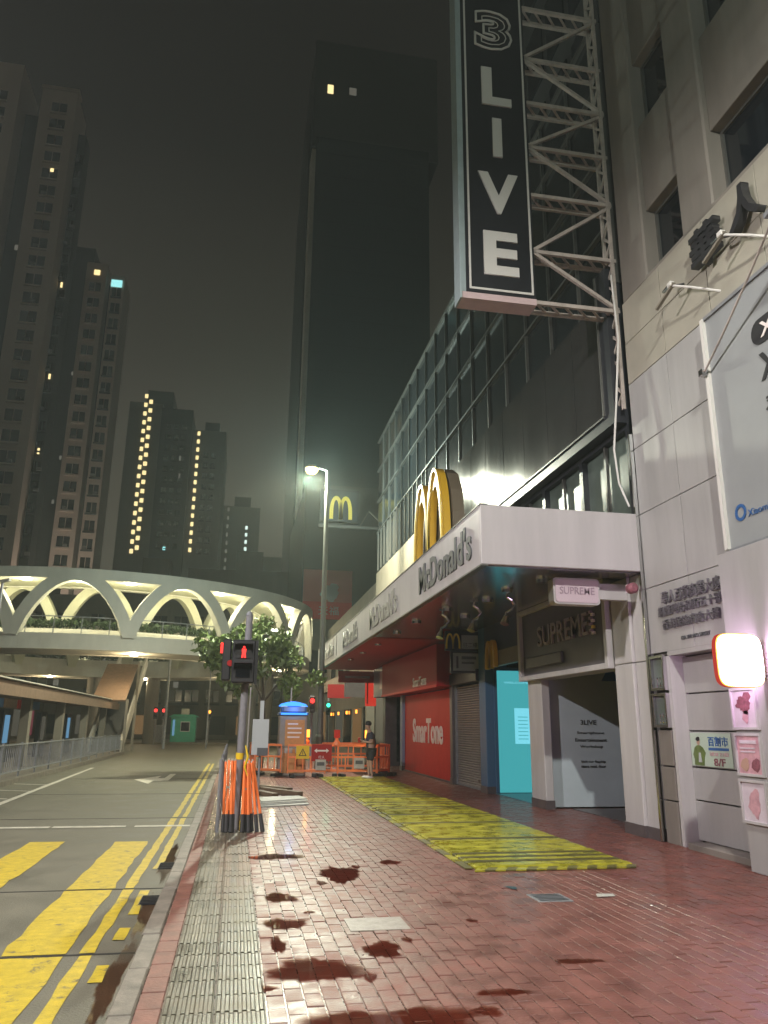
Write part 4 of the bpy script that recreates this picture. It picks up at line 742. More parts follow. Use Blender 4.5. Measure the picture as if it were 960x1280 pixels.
# ================================================================== PERSON
def skin_mesh(name, m, joints, edges, parent, root=0, sub=2):
    me = bpy.data.meshes.new(name); off = wloc(parent); me.from_pydata([tuple(Vector(j[0])-off) for j in joints], edges, []); me.materials.append(M[m])
    o = bpy.data.objects.new(name, me); link(o, parent); o.modifiers.new('skin', 'SKIN')
    lay = me.skin_vertices[0] if me.skin_vertices else None
    if lay is None:
        bm = bmesh.new(); bm.from_mesh(me); bm.verts.layers.skin.verify(); bm.to_mesh(me); bm.free(); lay = me.skin_vertices[0]
    for i, j in enumerate(joints): lay.data[i].radius = (j[1], j[2] if len(j) > 2 else j[1]); lay.data[i].use_root = (i == root)
    s = o.modifiers.new('sub', 'SUBSURF'); s.levels = sub; s.render_levels = sub
    for p in me.polygons: p.use_smooth = True
    o.modifiers['skin'].use_smooth_shade = True; return o
px, py = 4.3, 25.15
pe = thing('person', 'person in dark top and shorts looking down at something in the hands', 'person', (px, py, 0))
J = [((px+.02, py, .92), .14, .17), ((px+.02, py, 1.1), .135, .16), ((px-.01, py, 1.30), .14, .18), ((px-.04, py, 1.43), .07, .09), ((px-.07, py, 1.50), .052), ((px-.10, py, 1.58), .088), ((px-.105, py, 1.68), .082),
     ((px+.02, py-.10, .86), .09), ((px-.01, py-.11, .48), .058), ((px+.04, py-.11, .09), .038), ((px-.13, py-.12, .035), .032),
     ((px+.02, py+.10, .86), .09), ((px-.04, py+.11, .48), .058), ((px-.02, py+.11, .09), .038), ((px-.2, py+.12, .035), .032),
     ((px-.02, py-.2, 1.36), .052), ((px+.03, py-.23, 1.10), .042), ((px-.20, py-.14, 1.12), .032), ((px-.28, py-.1, 1.15), .03),
     ((px-.02, py+.2, 1.36), .052), ((px+.02, py+.22, 1.10), .042), ((px-.20, py+.12, 1.12), .032), ((px-.28, py+.06, 1.15), .03)]
E_ = [(0, 1), (1, 2), (2, 3), (3, 4), (4, 5), (5, 6), (0, 7), (7, 8), (8, 9), (9, 10), (0, 11), (11, 12), (12, 13), (13, 14), (2, 15), (15, 16), (16, 17), (17, 18), (2, 19), (19, 20), (20, 21), (21, 22)]
skin_mesh('body', 'skin', J, E_, pe)
skin_mesh('top', 'shirt', [((px+.025, py, .88), .155, .19), ((px+.02, py, 1.1), .152, .18), ((px-.005, py, 1.32), .155, .2), ((px-.03, py, 1.41), .09, .11), ((px-.02, py-.2, 1.36), .07), ((px+.02, py-.23, 1.18), .062), ((px-.02, py+.2, 1.36), .07), ((px+.015, py+.22, 1.18), .062)], [(0, 1), (1, 2), (2, 3), (2, 4), (4, 5), (2, 6), (6, 7)], pe)
skin_mesh('shorts', 'shorts', [((px+.02, py, .9), .15, .18), ((px+.02, py-.10, .82), .115), ((px, py-.11, .52), .09), ((px+.02, py+.10, .82), .115), ((px-.03, py+.11, .52), .09)], [(0, 1), (1, 2), (0, 3), (3, 4)], pe)
def ell(mb, c, r, n=14, k=9, cut=-1.0):
    pr = [(math.cos(-PI/2+PI*i/(k-1)), math.sin(-PI/2+PI*i/(k-1))) for i in range(k)]; vs = [(c[0]+r[0]*a*math.cos(2*PI*j/n), c[1]+r[1]*a*math.sin(2*PI*j/n), c[2]+r[2]*max(b, cut)) for a, b in pr for j in range(n)]
    mb.add(vs, [(i*n+j, i*n+(j+1) % n, (i+1)*n+(j+1) % n, (i+1)*n+j) for i in range(k-1) for j in range(n)]); mb.sm = True; return mb
ell(MB(), (px-.075, py, 1.665), (.105, .098, .105), cut=-.45).build('hair', 'hair', pe)
for s, dx in ((-1, -.03), (1, -.1)): ell(MB(), (px+dx-.02, py+s*.115, .04), (.14, .055, .055), cut=-.75).build('shoe', 'shoe', pe)
for s, yy in ((-1, -.1), (1, .06)):
    hx, hy, hz = px-.29, py+yy, 1.155
    h_ = MB(); 
    for k in range(4): h_.tube([(hx+.01, hy-.03+k*.02, hz), (hx-.05, hy-.03+k*.02, hz+.01), (hx-.075+abs(k-1.5)*.008, hy-.03+k*.02-s*.01, hz+.03), (hx-.06, hy-.03+k*.02-s*.01, hz+.045)], .0095, 6)
    h_.tube([(hx+.01, hy-s*.03, hz), (hx-.025, hy-s*.05, hz+.03), (hx-.04, hy-s*.03, hz+.045)], .01, 6); h_.sm = True; h_.build('fingers', 'skin', pe)
single('paper_bag', 'red_sign', 'small red and white packet held by the person', 'packet', MB().box(px-.40, px-.33, py-.1, py+.06, 1.1, 1.24, c=.01))

# ================================================================== TREE
def leaf_cloud(n, clumps, size, flat=.0, seed=1):
    r = np.random.default_rng(seed); vs = []; fs = []
    cs = np.array([c[:3] for c in clumps]); rad = np.array([c[3] for c in clumps]); pr = rad**2/np.sum(rad**2)
    idx = r.choice(len(clumps), n, p=pr); d = r.normal(size=(n, 3)); d /= np.linalg.norm(d, axis=1)[:, None]; rr = rad[idx]*(r.random(n)**.45)
    P_ = cs[idx]+d*rr[:, None]*np.array([1, 1, .8])
    a = r.normal(size=(n, 3)); a[:, 2] -= .5; a /= np.linalg.norm(a, axis=1)[:, None]; b = np.cross(a, r.normal(size=(n, 3))); b /= np.linalg.norm(b, axis=1)[:, None]
    s = size*(.6+.8*r.random(n))[:, None]
    V = np.stack([P_-a*s, P_-a*s*.1+b*s*.42, P_+a*s, P_-a*s*.1-b*s*.42], 1).reshape(-1, 3)
    return V.tolist(), [(4*i, 4*i+1, 4*i+2, 4*i+3) for i in range(n)]
def tree(label, x, y, h0, clumps, n, size, limbs, group=None, seed=1, z0=0):
    t = thing('street_tree', label, 'tree', (x, y, z0), group)
    b = MB(); b.tube([(x, y, z0), (x+.05, y, z0+h0*.5), (x, y+.05, z0+h0)], [.11, .085, .06], 8)
    for l in limbs: b.tube([(x, y+.05, z0+h0*.9), ((x+l[0])/2+.1, (y+l[1])/2, (z0+h0+l[2])/2), l], [.05, .035, .015], 6)
    b.build('trunk', 'bark', t); V, F = leaf_cloud(n, clumps, size, seed=seed); m = MB(); m.v = [tuple(v) for v in V]; m.f = F; m.build('crown', 'leaf', t); return t
r_ = random.Random(3)
cl = []
for i in range(34):
    a = r_.uniform(0, 6.28); q = r_.uniform(.2, 1)**.6; cl.append((1.0+1.75*q*math.cos(a), 29.5+1.5*q*math.sin(a), 3.95+r_.uniform(-1.0, 1.15)*(1-.35*q), r_.uniform(.35, .62)))
cl = [(a-.65, b, c+.15, d) for a, b, c, d in cl]
cl += [(1.9, 29.2, 3.1, .5), (2.9, 29.4, 3.3, .4), (.2, 29.2, 2.8, .4), (-.6, 29.4, 4.0, .45), (.9, 29.2, 5.3, .45), (2.0, 29.0, 2.7, .35)]
tree('bushy green street tree standing between the signal post and street lamp', 1.0, 29.6, 2.7, cl, 5200, .13, [(2.2, 29.5, 4.0), (-.2, 29.4, 4.2), (1.1, 30.3, 4.9), (.6, 28.9, 4.4)])
for x in (.48, 1.93): o = single('tree_stake', 'sign_letter', 'thin pale stake standing beside the street tree', 'stake', MB().cyl((x, 28.4, 0), (x+.02, 28.4, 2.9), .03, .025, 8), 'stakes by the street tree')

# ================================================================== LEFT SIDE: RAILING, SHELTER, KIOSK, POLES
md = part('tram_platform', 'kerb', None, (-10.2, -6.2, 22, 48.5, -.4, .03), kind='structure')
rp = MB().box(-.025, .025, -.025, .025, 0, 1.0).mesh('post', 'galv'); rr_ = MB().box(-.02, .02, -1.0, 1.0, -.02, .02).mesh('rail', 'galv'); rb = MB().box(-.009, .009, -.009, .009, .18, .92).mesh('bar', 'galv')
for k in range(13):
    y = 22.3+k*2.0; q = thing('guard_rail', 'grey metal guard rail panel along the edge of the tram platform', 'railing', (-6.4, y, .03), 'guard rails along the tram platform')
    inst('post', rp, q, (-6.4, y, .03)); inst('rail', rr_, q, (-6.4, y+1, .97)); inst('rail', rr_, q, (-6.4, y+1, .2))
    for i in range(9): inst('bar', rb, q, (-6.4, y+.2+i*.2, .03))
ts = thing('tram_shelter', 'brown flat-roofed tram shelter with pillars behind the guard rails', 'shelter', (-8.6, 40, 0))
part('roof', 'brown_roof', ts, (-9.9, -7.3, 25, 52, 2.62, 2.95), c=.03); part('fascia', 'brown_roof', ts, (-7.3, -7.2, 24.95, 52.1, 2.45, 2.8), (-9.9, -7.2, 24.85, 24.95, 2.45, 2.8)); part('roof_edge', 'bridge', ts, (-9.95, -7.15, 24.8, 52.2, 2.96, 3.0))
for y in (26, 32, 38, 44, 50): part('pillar', 'beige_wall', ts, (-8.0, -7.65, y, y+.35, 0, 2.62), c=.02)
for k, (y, m) in enumerate(((28.5, 'shop_pink'), (34.2, 'shop_blue'), (40.5, 'shop_white'), (46.5, 'shop_blue'))):
    q = thing('advert_stand', 'lit advertising stand under the tram shelter', 'advert stand', (-9.2, y, 0), 'lit panels under the tram shelter'); part('frame', 'dark_frame', q, (-9.35, -9.15, y, y+1.3, .05, 2.1)); part('face', m, q, (-9.14, -9.13, y+.2, y+.9, .8, 1.9))
# stairs of the footbridge
stt = thing('stair_flight', 'covered stair flight climbing to the round footbridge', 'stairs', (-7, 48, 0))
for i in range(30): part('step', 'concrete', stt, (-8.2, -6.5, 49.0+i*.3, 49.36+i*.3, .02+i*.185, .22+i*.185))
for x in (-8.25, -6.45): MB().bar((x, 48.8, .3), (x, 58.1, 6.0), .12, .9).build('stringer', 'bridge', stt)
MB().bar((-7.35, 48.6, 2.9), (-7.35, 53.0, 5.3), 1.9, .10).build('roof', 'brown_roof', stt)
for y, z in ((48.9, 0), (53, 2.5)): part('pillar', 'beige_wall', stt, (-6.42, -6.28, y, y+.15, -.1, z+3.0))
# kiosk
ki = thing('green_kiosk', 'small green kiosk with a pitched roof on the far kerb', 'kiosk', (-4.6, 76, -.1))
part('body', 'green_paint', ki, (-5.7, -3.5, 75, 77, -.1, 2.25)); part('plinth', 'concrete', ki, (-5.8, -3.4, 74.9, 77.1, -.12, .05)); MB().prism([(-1.35, 0), (1.35, 0), (.9, .22), (-.9, .22)], (-4.6, 74.8, 2.25), (1, 0, 0), (0, 0, 1), (0, 2.4, 0)).build('roof', 'green_paint', ki); part('vent', 'sheet_white', ki, (-4.9, -4.2, 75.6, 76.4, 2.47, 3.0)); w_ = part('window', 'ad_white', ki, (-4.85, -4.0, 74.97, 74.999, .95, 1.85)); part('pane', 'dark_glass', w_, (-4.78, -4.07, 74.95, 74.968, 1.02, 1.78)); part('side_light', 'shop_blue', ki, (-5.55, -5.35, 74.97, 74.99, .6, 2.0)); part('door', 'green_paint', ki, (-3.92, -3.55, 74.96, 74.999, .1, 2.0))
pl_ = part('far_pavement', 'kerb', None, (-30, -.5, 74, 90, -.4, .0), kind='structure')
cb = thing('control_cabinet', 'grey metal control cabinet beside the green kiosk', 'cabinet', (-6.7, 76, 0)); part('body', 'galv', cb, (-7.3, -6.2, 75.5, 76.1, 0, 1.5), c=.03); part('door', 'pole_grey', cb, (-7.2, -6.78, 75.47, 75.499, .15, 1.4)); part('door', 'pole_grey', cb, (-6.74, -6.3, 75.47, 75.499, .15, 1.4))
for x, y, h_, lab in ((-4.98, 60, 7.2, 'tall grey pole in front of the green kiosk'), (-1.97, 60, 5.9, 'slim pale pole with a camera head at the junction'), (-8.7, 30, 6.6, 'slim dark pole rising through the tram shelter')):
    q = thing('utility_pole', lab, 'pole', (x, y, -.1)); MB().cyl((x, y, -.12), (x, y, h_), .11 if h_ > 7 else .06, .09 if h_ > 7 else .05, 10).build('shaft', 'galv', q); MB().bar((x-.05, y, h_), (x+.3, y-.2, h_+.05), .12, .1).build('head', 'sheet_white', q)
for k, (x, y, m, lab) in enumerate(((-6.85, 72, 'red_light', 'far traffic signal showing red beside the kiosk pole'), (-6.2, 72.5, 'red_light', 'far traffic signal showing bright red next to the kiosk'), (-2.25, 72, 'amber_light', 'far traffic signal showing amber right of the kiosk'), (3.0, 31.5, 'red_light', 'red traffic signal between the tree and the street lamp'), (4.4, 38, 'green_light', 'traffic signal showing green behind the barriers'))):
    z = (2.75, 2.76, 2.68, 2.55, 2.55)[k]; q = thing('traffic_light', lab, 'traffic signal', (x, y, -.1)); s_ = .6 if k < 3 else .38
    MB().cyl((x, y+.1, -.12), (x, y+.1, z+s_*.6), .05, .05, 8).build('post', 'pole_grey', q); part('head', 'signal_black', q, (x-s_*.3, x+s_*.3, y-.08, y+.08, z-s_*1.2, z+s_*.5), c=.02); MB().cyl((x, y-.09, z), (x, y-.12, z), s_*.24, s_*.24, 14).build('lens', m, q)
    MB().cyl((x, y-.09, z-s_*.6), (x, y-.12, z-s_*.6), s_*.24, s_*.24, 14).build('dark_lens', 'dark_glass', q); point('signal_light', q, (x, y-.35, z), 3, {'red_light': (1, .05, .05), 'amber_light': (1, .4, .1), 'green_light': (.1, 1, .5)}[m], .1)

# ================================================================== ROUND FOOTBRIDGE
fb = thing('round_footbridge', 'round elevated footbridge with crossing concrete arches and a roof ring', 'footbridge', (-10.3, 61, 0))
CX, CY, RO, RI = -10.3, 61.0, 15.5, 11.6
def ring(name, m, r0, r1, z0, z1, n=96):
    b = MB()
    for i in range(n):
        a = 2*PI*i/n; b.v += [(CX+r*math.cos(a), CY+r*math.sin(a), z) for r, z in ((r0, z0), (r1, z0), (r1, z1), (r0, z1))]
    for i in range(n):
        j = (i+1) % n
        for k in range(4): b.f.append((4*i+k, 4*i+(k+1) % 4, 4*j+(k+1) % 4, 4*j+k))
    return b.build(name, m, fb)
ring('deck', 'bridge', RI-.1, RO+.1, 5.6, 6.2); ring('deck_beam', 'bridge', RO-.1, RO+.2, 5.55, 6.42); ring('inner_beam', 'bridge', RI-.2, RI+.1, 5.55, 6.42)
ring('roof', 'bridge_soffit', RI+.3, RO-.3, 9.62, 9.74); ring('roof_beam', 'bridge', RO-.35, RO+.35, 9.48, 10.08); ring('roof_inner_beam', 'bridge', RI-.1, RI+.35, 9.55, 10.0)
ring('rail', 'galv', RO-.32, RO-.27, 7.38, 7.43); ring('rail', 'galv', RI+.27, RI+.32, 7.38, 7.43)
def ring_arch(r, a0, a1, zb, zt, wd, dp, n=16):
    b = MB(); prev = None
    for i in range(n+1):
        u = i/n; a = a0+(a1-a0)*u; z = zb+(zt-zb)*(1-(2*u-1)**2)**.8
        p = Vector((CX+r*math.cos(a), CY+r*math.sin(a), z)); 
        # tangent for width direction
        e_ = 1e-3; u2 = min(1, max(0, u+e_)); u1 = min(1, max(0, u-e_)); q = lambda uu: Vector((CX+r*math.cos(a0+(a1-a0)*uu), CY+r*math.sin(a0+(a1-a0)*uu), zb+(zt-zb)*max(0, 1-(2*uu-1)**2)**.8))
        tg = (q(u2)-q(u1)).normalized(); rad = Vector((math.cos(a), math.sin(a), 0)); nn = rad.cross(tg).normalized()
        row = [p+nn*wd/2*s+rad*dp/2*t_ for s, t_ in ((-1, -1), (1, -1), (1, 1), (-1, 1))]; k = len(b.v); b.v += [tuple(v) for v in row]
        if prev is not None:
            for m_ in range(4): b.f.append((prev+m_, prev+(m_+1) % 4, k+(m_+1) % 4, k+m_))
        prev = k
    return b
for k in range(16):
    a0 = R(-75+22.5*k); a1 = a0+R(22.5)
    ring_arch(RO+.12, a0, a1, 6.3, 9.72, .66, .5).build('arch', 'bridge', fb); ring_arch(RI, a0+R(5), a1+R(5), 6.3, 9.72, .55, .5).build('inner_arch', 'bridge_soffit', fb)
    am = a0+R(11.25)
    for q, dr in ((am, RO-.75), (am+R(11.25), RO-.75)):
        x, y = CX+dr*math.cos(q), CY+dr*math.sin(q); g = MB(); g.lathe([(.34, .0), (.32, -.07), (.1, -.12)], (x, y, 9.6), 14); g.build('ceiling_lamp', 'bridge_lamp', fb)
        if k in (0, 1, 2, 13, 14, 15, 5, 7, 9, 11): point('ceiling_light', fb, (x, y, 9.0), 125, (1.0, .95, .62), .2)
for a in (-120, -78, -45, -15, 40, 75, 110):
    x, y = CX+13.5*math.cos(R(a+6)), CY+13.5*math.sin(R(a+6)); MB().cyl((x, y, 5.58), (x, y, 5.48), .25, .2, 14).build('soffit_lamp', 'bridge_lamp', fb); point('soffit_light', fb, (x, y, 5.2), 210, (1.0, .80, .48), .2)
for k in range(64):
    a = 2*PI*k/64; MB().bar((CX+(RO-.3)*math.cos(a), CY+(RO-.3)*math.sin(a), 6.2), (CX+(RO-.3)*math.cos(a), CY+(RO-.3)*math.sin(a), 7.4), .05).build('rail_post', 'galv', fb)
hv, hf = [], []
V, F = leaf_cloud(9000, [(CX+(RI+.7)*math.cos(a), CY+(RI+.7)*math.sin(a), 7.35, .36) for a in [2*PI*i/150 for i in range(150)]], .16, seed=5)
m_ = MB(); m_.v = [tuple(v) for v in V]; m_.f = F; o = m_.build('planter_hedge', 'hedge', fb); o['kind'] = 'stuff'
ring('planter', 'bridge', RI+.35, RI+1.05, 6.2, 7.0)
for a in (-115, -35, 20, 78, 100, 150, 200): MB().cyl((CX+13.5*math.cos(R(a)), CY+13.5*math.sin(R(a)), -.2), (CX+13.5*math.cos(R(a)), CY+13.5*math.sin(R(a)), 5.6), .55, .6, 18).build('column', 'concrete', fb)

# ================================================================== BACKGROUND BUILDINGS
def windows(parent, xs, zs, y, w_, h_, frame='tower_wall', lit=()):
    fr = MB(); t_ = .12
    fr.box(-w_/2-t_, w_/2+t_, -.35, 0, -h_/2-.42, -h_/2-.18)
    fme = fr.mesh('window', frame); pn = MB().box(-w_/2, -.06, -.06, 0, -h_/2, h_/2).box(.06, w_/2, -.06, 0, -h_/2, h_/2).mesh('pane', 'tower_glass'); ac = MB().box(-.35, .35, -.5, -.05, -h_/2-.05, -h_/2+.4).mesh('air_conditioner', 'tower_far')
    for x in xs:
        for z in zs:
            o = inst('window', fme, parent, (x, y, z)); inst('pane', pn, o, (x, y, z))
            if random.random() < .5: inst('air_conditioner', ac, o, (x+random.choice((-.4, .4)), y, z))
def dots(parent, lst, m, y, w_=.9, h_=1.3):
    b = MB().box(-w_/2, w_/2, -.05, .05, -h_/2, h_/2).mesh('lit_window', m)
    for x, z in lst: inst('lit_window', b, parent, (x, y, z))
# left residential tower
t1 = thing('apartment_tower', 'tall brownish apartment tower with a column of windows, tallest on the left', 'building', (-36, 118, 0))
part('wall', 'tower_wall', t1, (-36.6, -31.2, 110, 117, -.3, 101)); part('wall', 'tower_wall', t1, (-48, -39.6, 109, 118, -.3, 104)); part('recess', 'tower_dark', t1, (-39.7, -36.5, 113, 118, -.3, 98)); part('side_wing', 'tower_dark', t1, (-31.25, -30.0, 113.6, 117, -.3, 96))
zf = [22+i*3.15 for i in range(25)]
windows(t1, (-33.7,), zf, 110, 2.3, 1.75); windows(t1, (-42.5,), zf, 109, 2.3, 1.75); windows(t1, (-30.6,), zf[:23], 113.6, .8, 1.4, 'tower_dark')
part('cornice', 'tower_wall', t1, (-36.8, -31.0, 109.8, 112, 101, 101.6)); part('roof_tank', 'tower_dark', t1, (-35.5, -32.5, 114, 120, 101, 104))
dots(t1, [(-37.8, 73), (-37.0, 83), (-38.9, 60), (-36.9, 50)], 'lit_dim', 112.9, .5, .9); dots(t1, [(-30.6, 67.6), (-30.5, 52), (-30.6, 40)], 'lit_warm', 113.4, .3, .9); dots(t1, [(-33.4, 85.6)], 'lit_warm', 109.9, .5, .6); dots(t1, [(-39.1, 57)], 'lit_cyan', 112.9, .35, 1.2)
t2 = thing('apartment_tower', 'lower brownish apartment tower with lit top windows behind the tallest one', 'building', (-28, 138, 0))
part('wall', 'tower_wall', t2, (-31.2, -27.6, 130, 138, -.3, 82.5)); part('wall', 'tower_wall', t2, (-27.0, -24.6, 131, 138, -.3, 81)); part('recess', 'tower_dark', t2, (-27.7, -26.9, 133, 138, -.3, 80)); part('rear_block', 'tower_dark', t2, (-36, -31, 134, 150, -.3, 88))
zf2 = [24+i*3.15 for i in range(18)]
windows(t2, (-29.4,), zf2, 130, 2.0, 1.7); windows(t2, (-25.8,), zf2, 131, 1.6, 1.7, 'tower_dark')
dots(t2, [(-29.3, 80.5)], 'lit_warm', 129.9, 1.0, 1.0); dots(t2, [(-25.9, 79.2)], 'lit_cyan', 130.8, 1.9, 1.4); dots(t2, [(-27.3, 80.3)], 'lit_dim', 132.8, .5, .5); dots(t2, [(-32.4, 46), (-32, 55), (-32.7, 38), (-32.2, 62)], 'lit_dim', 133.8, .35, .7)
t3 = thing('stairwell_tower', 'far dark tower with two zigzag columns of warm stairwell lights', 'building', (-22, 205, 0))
part('wall', 'tower_far', t3, (-33, -24.2, 202, 225, -.3, 86)); part('wall', 'tower_dark', t3, (-24.2, -16, 200, 225, -.3, 84)); part('roof_block', 'tower_dark', t3, (-29, -22, 205, 220, 84, 91))
dots(t3, [(-27.9+.4, 45.5+i*2.55) for i in range(17)], 'lit_warm', 201.8, .95, 1.15); dots(t3, [(-28.6-.2-.0, 44.5+i*2.55) for i in range(18)], 'lit_warm', 201.8, .85, 1.15); dots(t3, [(-18.4, 70), (-18.2, 65)], 'lit_dim', 199.8, .5, 1.4); dots(t3, [(-20.5, 45.2)], 'lit_cyan', 199.8, .7, .9)
windows(t3, (-22, -20, -18), [46+i*3 for i in range(12)], 200, 1.2, 1.2, 'tower_dark')
t4 = thing('stairwell_tower', 'far dark tower with one straight column of warm stairwell lights', 'building', (-11, 215, 0))
part('wall', 'tower_far', t4, (-15.9, -7, 204, 230, -.3, 80)); part('roof_block', 'tower_dark', t4, (-13, -9, 208, 222, 80, 84)); dots(t4, [(-14.3, 46+i*2.35) for i in range(15)], 'lit_warm', 203.8, .75, 1.15)
windows(t4, (-12, -10), [46+i*3 for i in range(10)], 204, 1.2, 1.2, 'tower_dark')
t5 = thing('stairwell_tower', 'low far tower with two thin columns of pale stairwell lights', 'building', (0, 235, 0))
part('wall', 'tower_far', t5, (-7.5, 4, 230, 250, -.3, 66)); part('roof_block', 'tower_dark', t5, (-4, 1, 233, 245, 66, 70)); part('side_wing', 'tower_far', t5, (4, 16, 236, 250, -.3, 52)); dots(t5, [(-5.6, 44+i*2.6) for i in range(9)], 'lit_dim', 229.8, .55, 1.2); dots(t5, [(.1, 44+i*2.2) for i in range(8)], 'lit_white', 229.8, .7, 1.1)
for x, zt, lab in ((-24, 17, 'low dark block behind the footbridge under the brown apartment towers'), (-10, 19.5, 'low concrete block behind the footbridge below the stairwell lights'), (2, 21, 'low dark block with a pale roof room behind the tree')):
    q = thing('low_block', lab, 'building', (x, 112, 0)); part('wall', 'concrete', q, (x-9, x+5.2, 100, 108, -.3, zt)); part('roof_room', 'concrete', q, (x-3, x+.5, 102, 106, zt, zt+3))
    windows(q, [x-7.4+k*2.5 for k in range(5)], [5+i*3 for i in range(4)], 100, 1.6, 1.4, 'tower_dark'); dots(q, [(x-6.2, 9.3), (x-1.3, 12.2), (x+2.6, 6.3), (x+3.5, 10.8)], 'lit_dim', 99.9, .6, .7)
    for k in range(4): part('shop_front', ('shop_white', 'dark_interior', 'shop_warm', 'dark_interior')[k], q, (x-8.6+k*3.4, x-6.5+k*3.4, 99.85, 99.95, .4, 2.6))
sl = thing('shop_row', 'row of shops with dim pink and blue fronts across the tram platform', 'building', (-24, 55, 0))
part('wall', 'concrete', sl, (-40, -22, 28, 98, -.3, 13))
for k in range(14):
    part('shop_front', ('shop_pink', 'shop_blue', 'shop_white', 'shop_pink', 'dark_interior', 'shop_white', 'shop_pink')[k % 7], sl, (-21.95, -21.9, 29+k*4.7, 32.4+k*4.7, .3, 2.9)); part('fascia', ('red_sign', 'poster_blue', 'brown_roof')[k % 3], sl, (-21.9, -21.5, 28.8+k*4.7, 32.8+k*4.7, 3.0, 4.0))
    for zz_ in (5.2, 8.4): w_ = part('window', 'tower_dark', sl, (-21.98, -21.9, 29.5+k*4.7, 31.9+k*4.7, zz_, zz_+1.6)); part('pane', 'tower_glass', w_, (-21.9, -21.88, 29.6+k*4.7, 31.8+k*4.7, zz_+.1, zz_+1.5))
# central office tower
oc = thing('office_tower', 'very tall dark glass office tower with two lit windows near its top', 'building', (15, 105, 0))
part('wall', 'tower_office', oc, (6.9, 24, 95, 125, -.3, 86)); part('upper_block', 'tower_dark', oc, (6.4, 26, 97, 125, 86, 106)); part('edge_strip', 'bridge', oc, (6.3, 6.9, 95.3, 99, -.3, 84)); part('side_wall', 'tower_dark', oc, (6.1, 6.9, 99, 125, -.3, 92))
for k in range(12): part('fin', 'tower_office', oc, (7.6+k*1.4, 7.75+k*1.4, 94.85, 95, 12, 85.9))
for k in range(19): part('floor_band', 'tower_office', oc, (6.95, 23.9, 94.9, 94.99, 13+k*3.9, 13.7+k*3.9))
dots(oc, [(8.9, 96.8)], 'lit_warm', 96.9, .9, 1.6); dots(oc, [(12.4, 97)], 'lit_dim', 96.9, 1.1, 1.3)
# building with the red billboard
rb_ = thing('corner_building', 'beige corner building with dark upper floors behind the street lamp', 'building', (10, 78, 0))
part('wall', 'beige_wall', rb_, (5.2, 22, 70.4, 92, -.3, 11)); part('upper_wall', 'office_fin', rb_, (5.4, 22, 70.5, 92, 11, 24))
for k in range(5): part('window', 'tower_glass', rb_, (6+k*1.6, 7.2+k*1.6, 70.36, 70.44, 6.2, 8.2)); part('window', 'shop_warm' if k % 2 else 'shop_white', rb_, (6+k*1.6, 7.3+k*1.6, 70.34, 70.39, .4, 2.8))
rbb = thing('red_billboard', 'red billboard with a pale printed shape and two Chinese characters', 'billboard', (7.8, 70.2, 11)); part('board', 'billboard_red', rbb, (5.5, 10.05, 70.15, 70.35, 11.0, 15.6)); part('lower_band', 'red_board', rbb, (5.5, 10.05, 70.12, 70.149, 11.0, 12.6))
MB().prism(blob(0, 0, .9, .75, 30, .2), (8.0, 70.13, 13.5), (1, 0, 0), (0, 0, 1), (0, -.01, 0)).build('pale_print', 'ad_white', rbb); text('lettering', '天福', 'ad_white', rbb, (7.9, 70.1, 11.8), **FACE, width=1.9, height=.8, ext=.02)
# far shops along the right side
fs_ = thing('shop_block', 'low shop block with red signs and lit windows beyond the canopy', 'building', (12, 48, 0))
part('wall', 'concrete', fs_, (7.0, 22, 39.5, 62, -.3, 9)); 
for k in range(5):
    part('shop_window', ('dark_interior', 'shop_white', 'dark_interior', 'dark_glass', 'shop_warm')[k], fs_, (7.4+k*1.9, 8.9+k*1.9, 39.42, 39.49, .4, 2.6)); part('shop_window', ('dark_glass', 'shop_warm', 'dark_glass', 'shop_white', 'dark_glass')[k], fs_, (6.93, 6.99, 40+k*4, 43+k*4, .4, 2.6)); part('hanging_lamp', 'amber_light', fs_, (6.80, 6.9, 41+k*4, 41.1+k*4, 2.3, 2.5)); part('hanging_lamp', 'lit_warm', fs_, (7.7+k*.9, 7.82+k*.9, 39.3, 39.38, 2.25-k*.2, 2.42-k*.2))
    part('upper_window', 'tower_glass', fs_, (6.94, 6.99, 40.4+k*4, 42.6+k*4, 5, 7))
part('sign_band', 'granite_dark', fs_, (5.4, 6.95, 39.6, 39.8, 3.0, 3.85)); part('dark_band', 'brown_roof', fs_, (6.2, 6.99, 40, 60, 3.9, 4.6)); part('post', 'beige_wall', fs_, (6.5, 6.9, 39.3, 39.7, 0, 3.0))
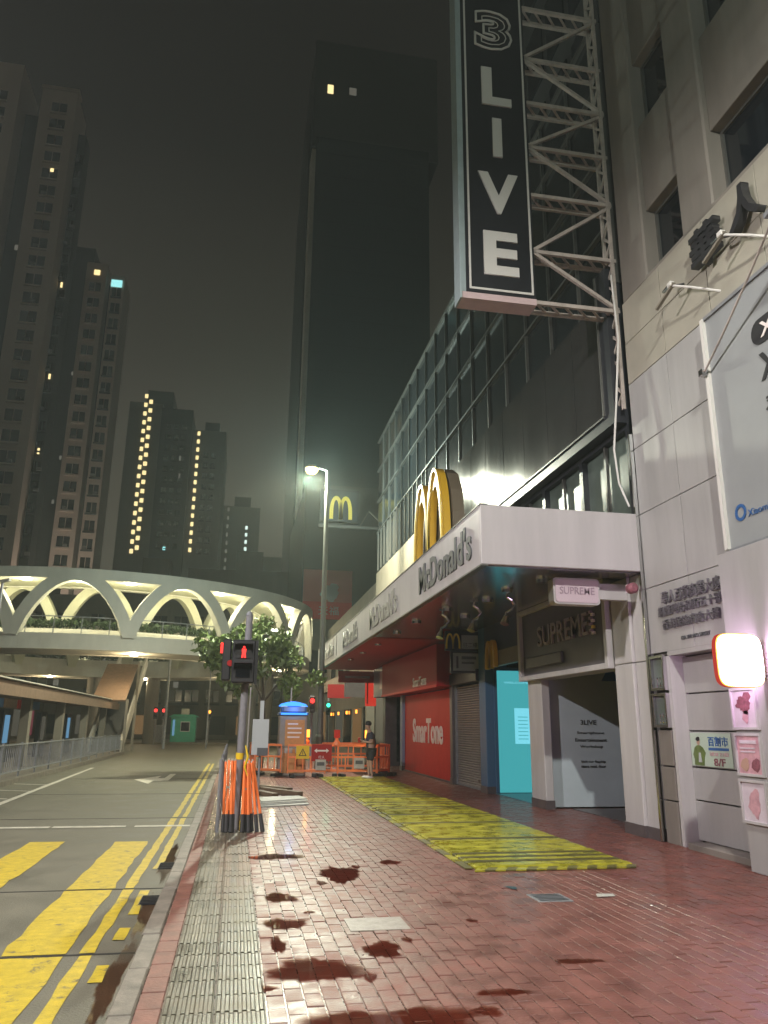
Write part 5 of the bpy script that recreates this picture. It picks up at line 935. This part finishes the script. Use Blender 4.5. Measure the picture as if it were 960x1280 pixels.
rv = thing('red_blade_sign', 'bright red vertical blade sign hanging beyond the pale blue sign', 'shop sign', (6.5, 36.6, 2.5)); part('panel', 'lit_red', rv, (5.95, 6.45, 36.3, 36.5, 2.5, 3.75), c=.02); part('bracket', 'galv', rv, (6.45, 6.6, 36.36, 36.42, 3.3, 3.4)); part('stripe', 'billboard_red', rv, (6.0, 6.06, 36.28, 36.299, 2.6, 3.65))
rs2 = thing('red_hanging_sign', 'long dull red sign with pale lettering hanging under the far canopy end', 'shop sign', (5.2, 33, 3.6)); part('panel', 'red_sign', rs2, (4.4, 6.1, 34.4, 34.5, 3.45, 3.95)); part('pale_strip', 'taupe_letter', rs2, (4.7, 5.8, 34.385, 34.399, 3.64, 3.74))
gp = thing('glowing_sign_board', 'red lit shop sign seen low beneath the canopy behind the lamp pole', 'shop sign', (5.4, 39.5, 2.5)); part('panel', 'red_sign', gp, (4.7, 5.9, 41.0, 41.1, 3.0, 3.7)); part('post', 'galv', gp, (4.72, 4.8, 41.02, 41.08, -.12, 3.0))
# added unseen lamps among the blocks, placed to brighten the tower fronts
for k, (x, y) in enumerate(((-39, 94), (-26, 117))):
    t_ = thing('street_lamp', 'added unseen street lamp brightening the foot of the ' + ('tallest' if k == 0 else 'lower') + ' brown apartment tower', 'street lamp', (x, y, 0), 'added tower lamps'); MB().cyl((x, y, -.1), (x, y, 9), .1, .07, 8).build('pole', 'lamp_pole', t_); g = MB(); g.lathe([(.1, .1), (.22, 0), (.12, -.14)], (x, y, 9.1), 12); g.build('lamp_bowl', 'bridge_lamp', t_); point('lamp_light', t_, (x, y-.5, 9.2), (16000, 6000)[k], (1, .84, .68), .3)

# ================================================================== HAZE
hz = part('haze', None, None, (-140, 120, -40, 300, -1.2, 112), kind='stuff')
hm_ = bpy.data.materials.new('haze'); hm_.use_nodes = True; hm_.node_tree.nodes.clear()
pv = hm_.node_tree.nodes.new('ShaderNodeVolumePrincipled'); pv.inputs['Color'].default_value = (.80, .92, .86, 1); pv.inputs['Density'].default_value = .0014; pv.inputs['Anisotropy'].default_value = .35
ho = hm_.node_tree.nodes.new('ShaderNodeOutputMaterial'); hm_.node_tree.links.new(pv.outputs[0], ho.inputs['Volume']); hz.data.materials.append(hm_)
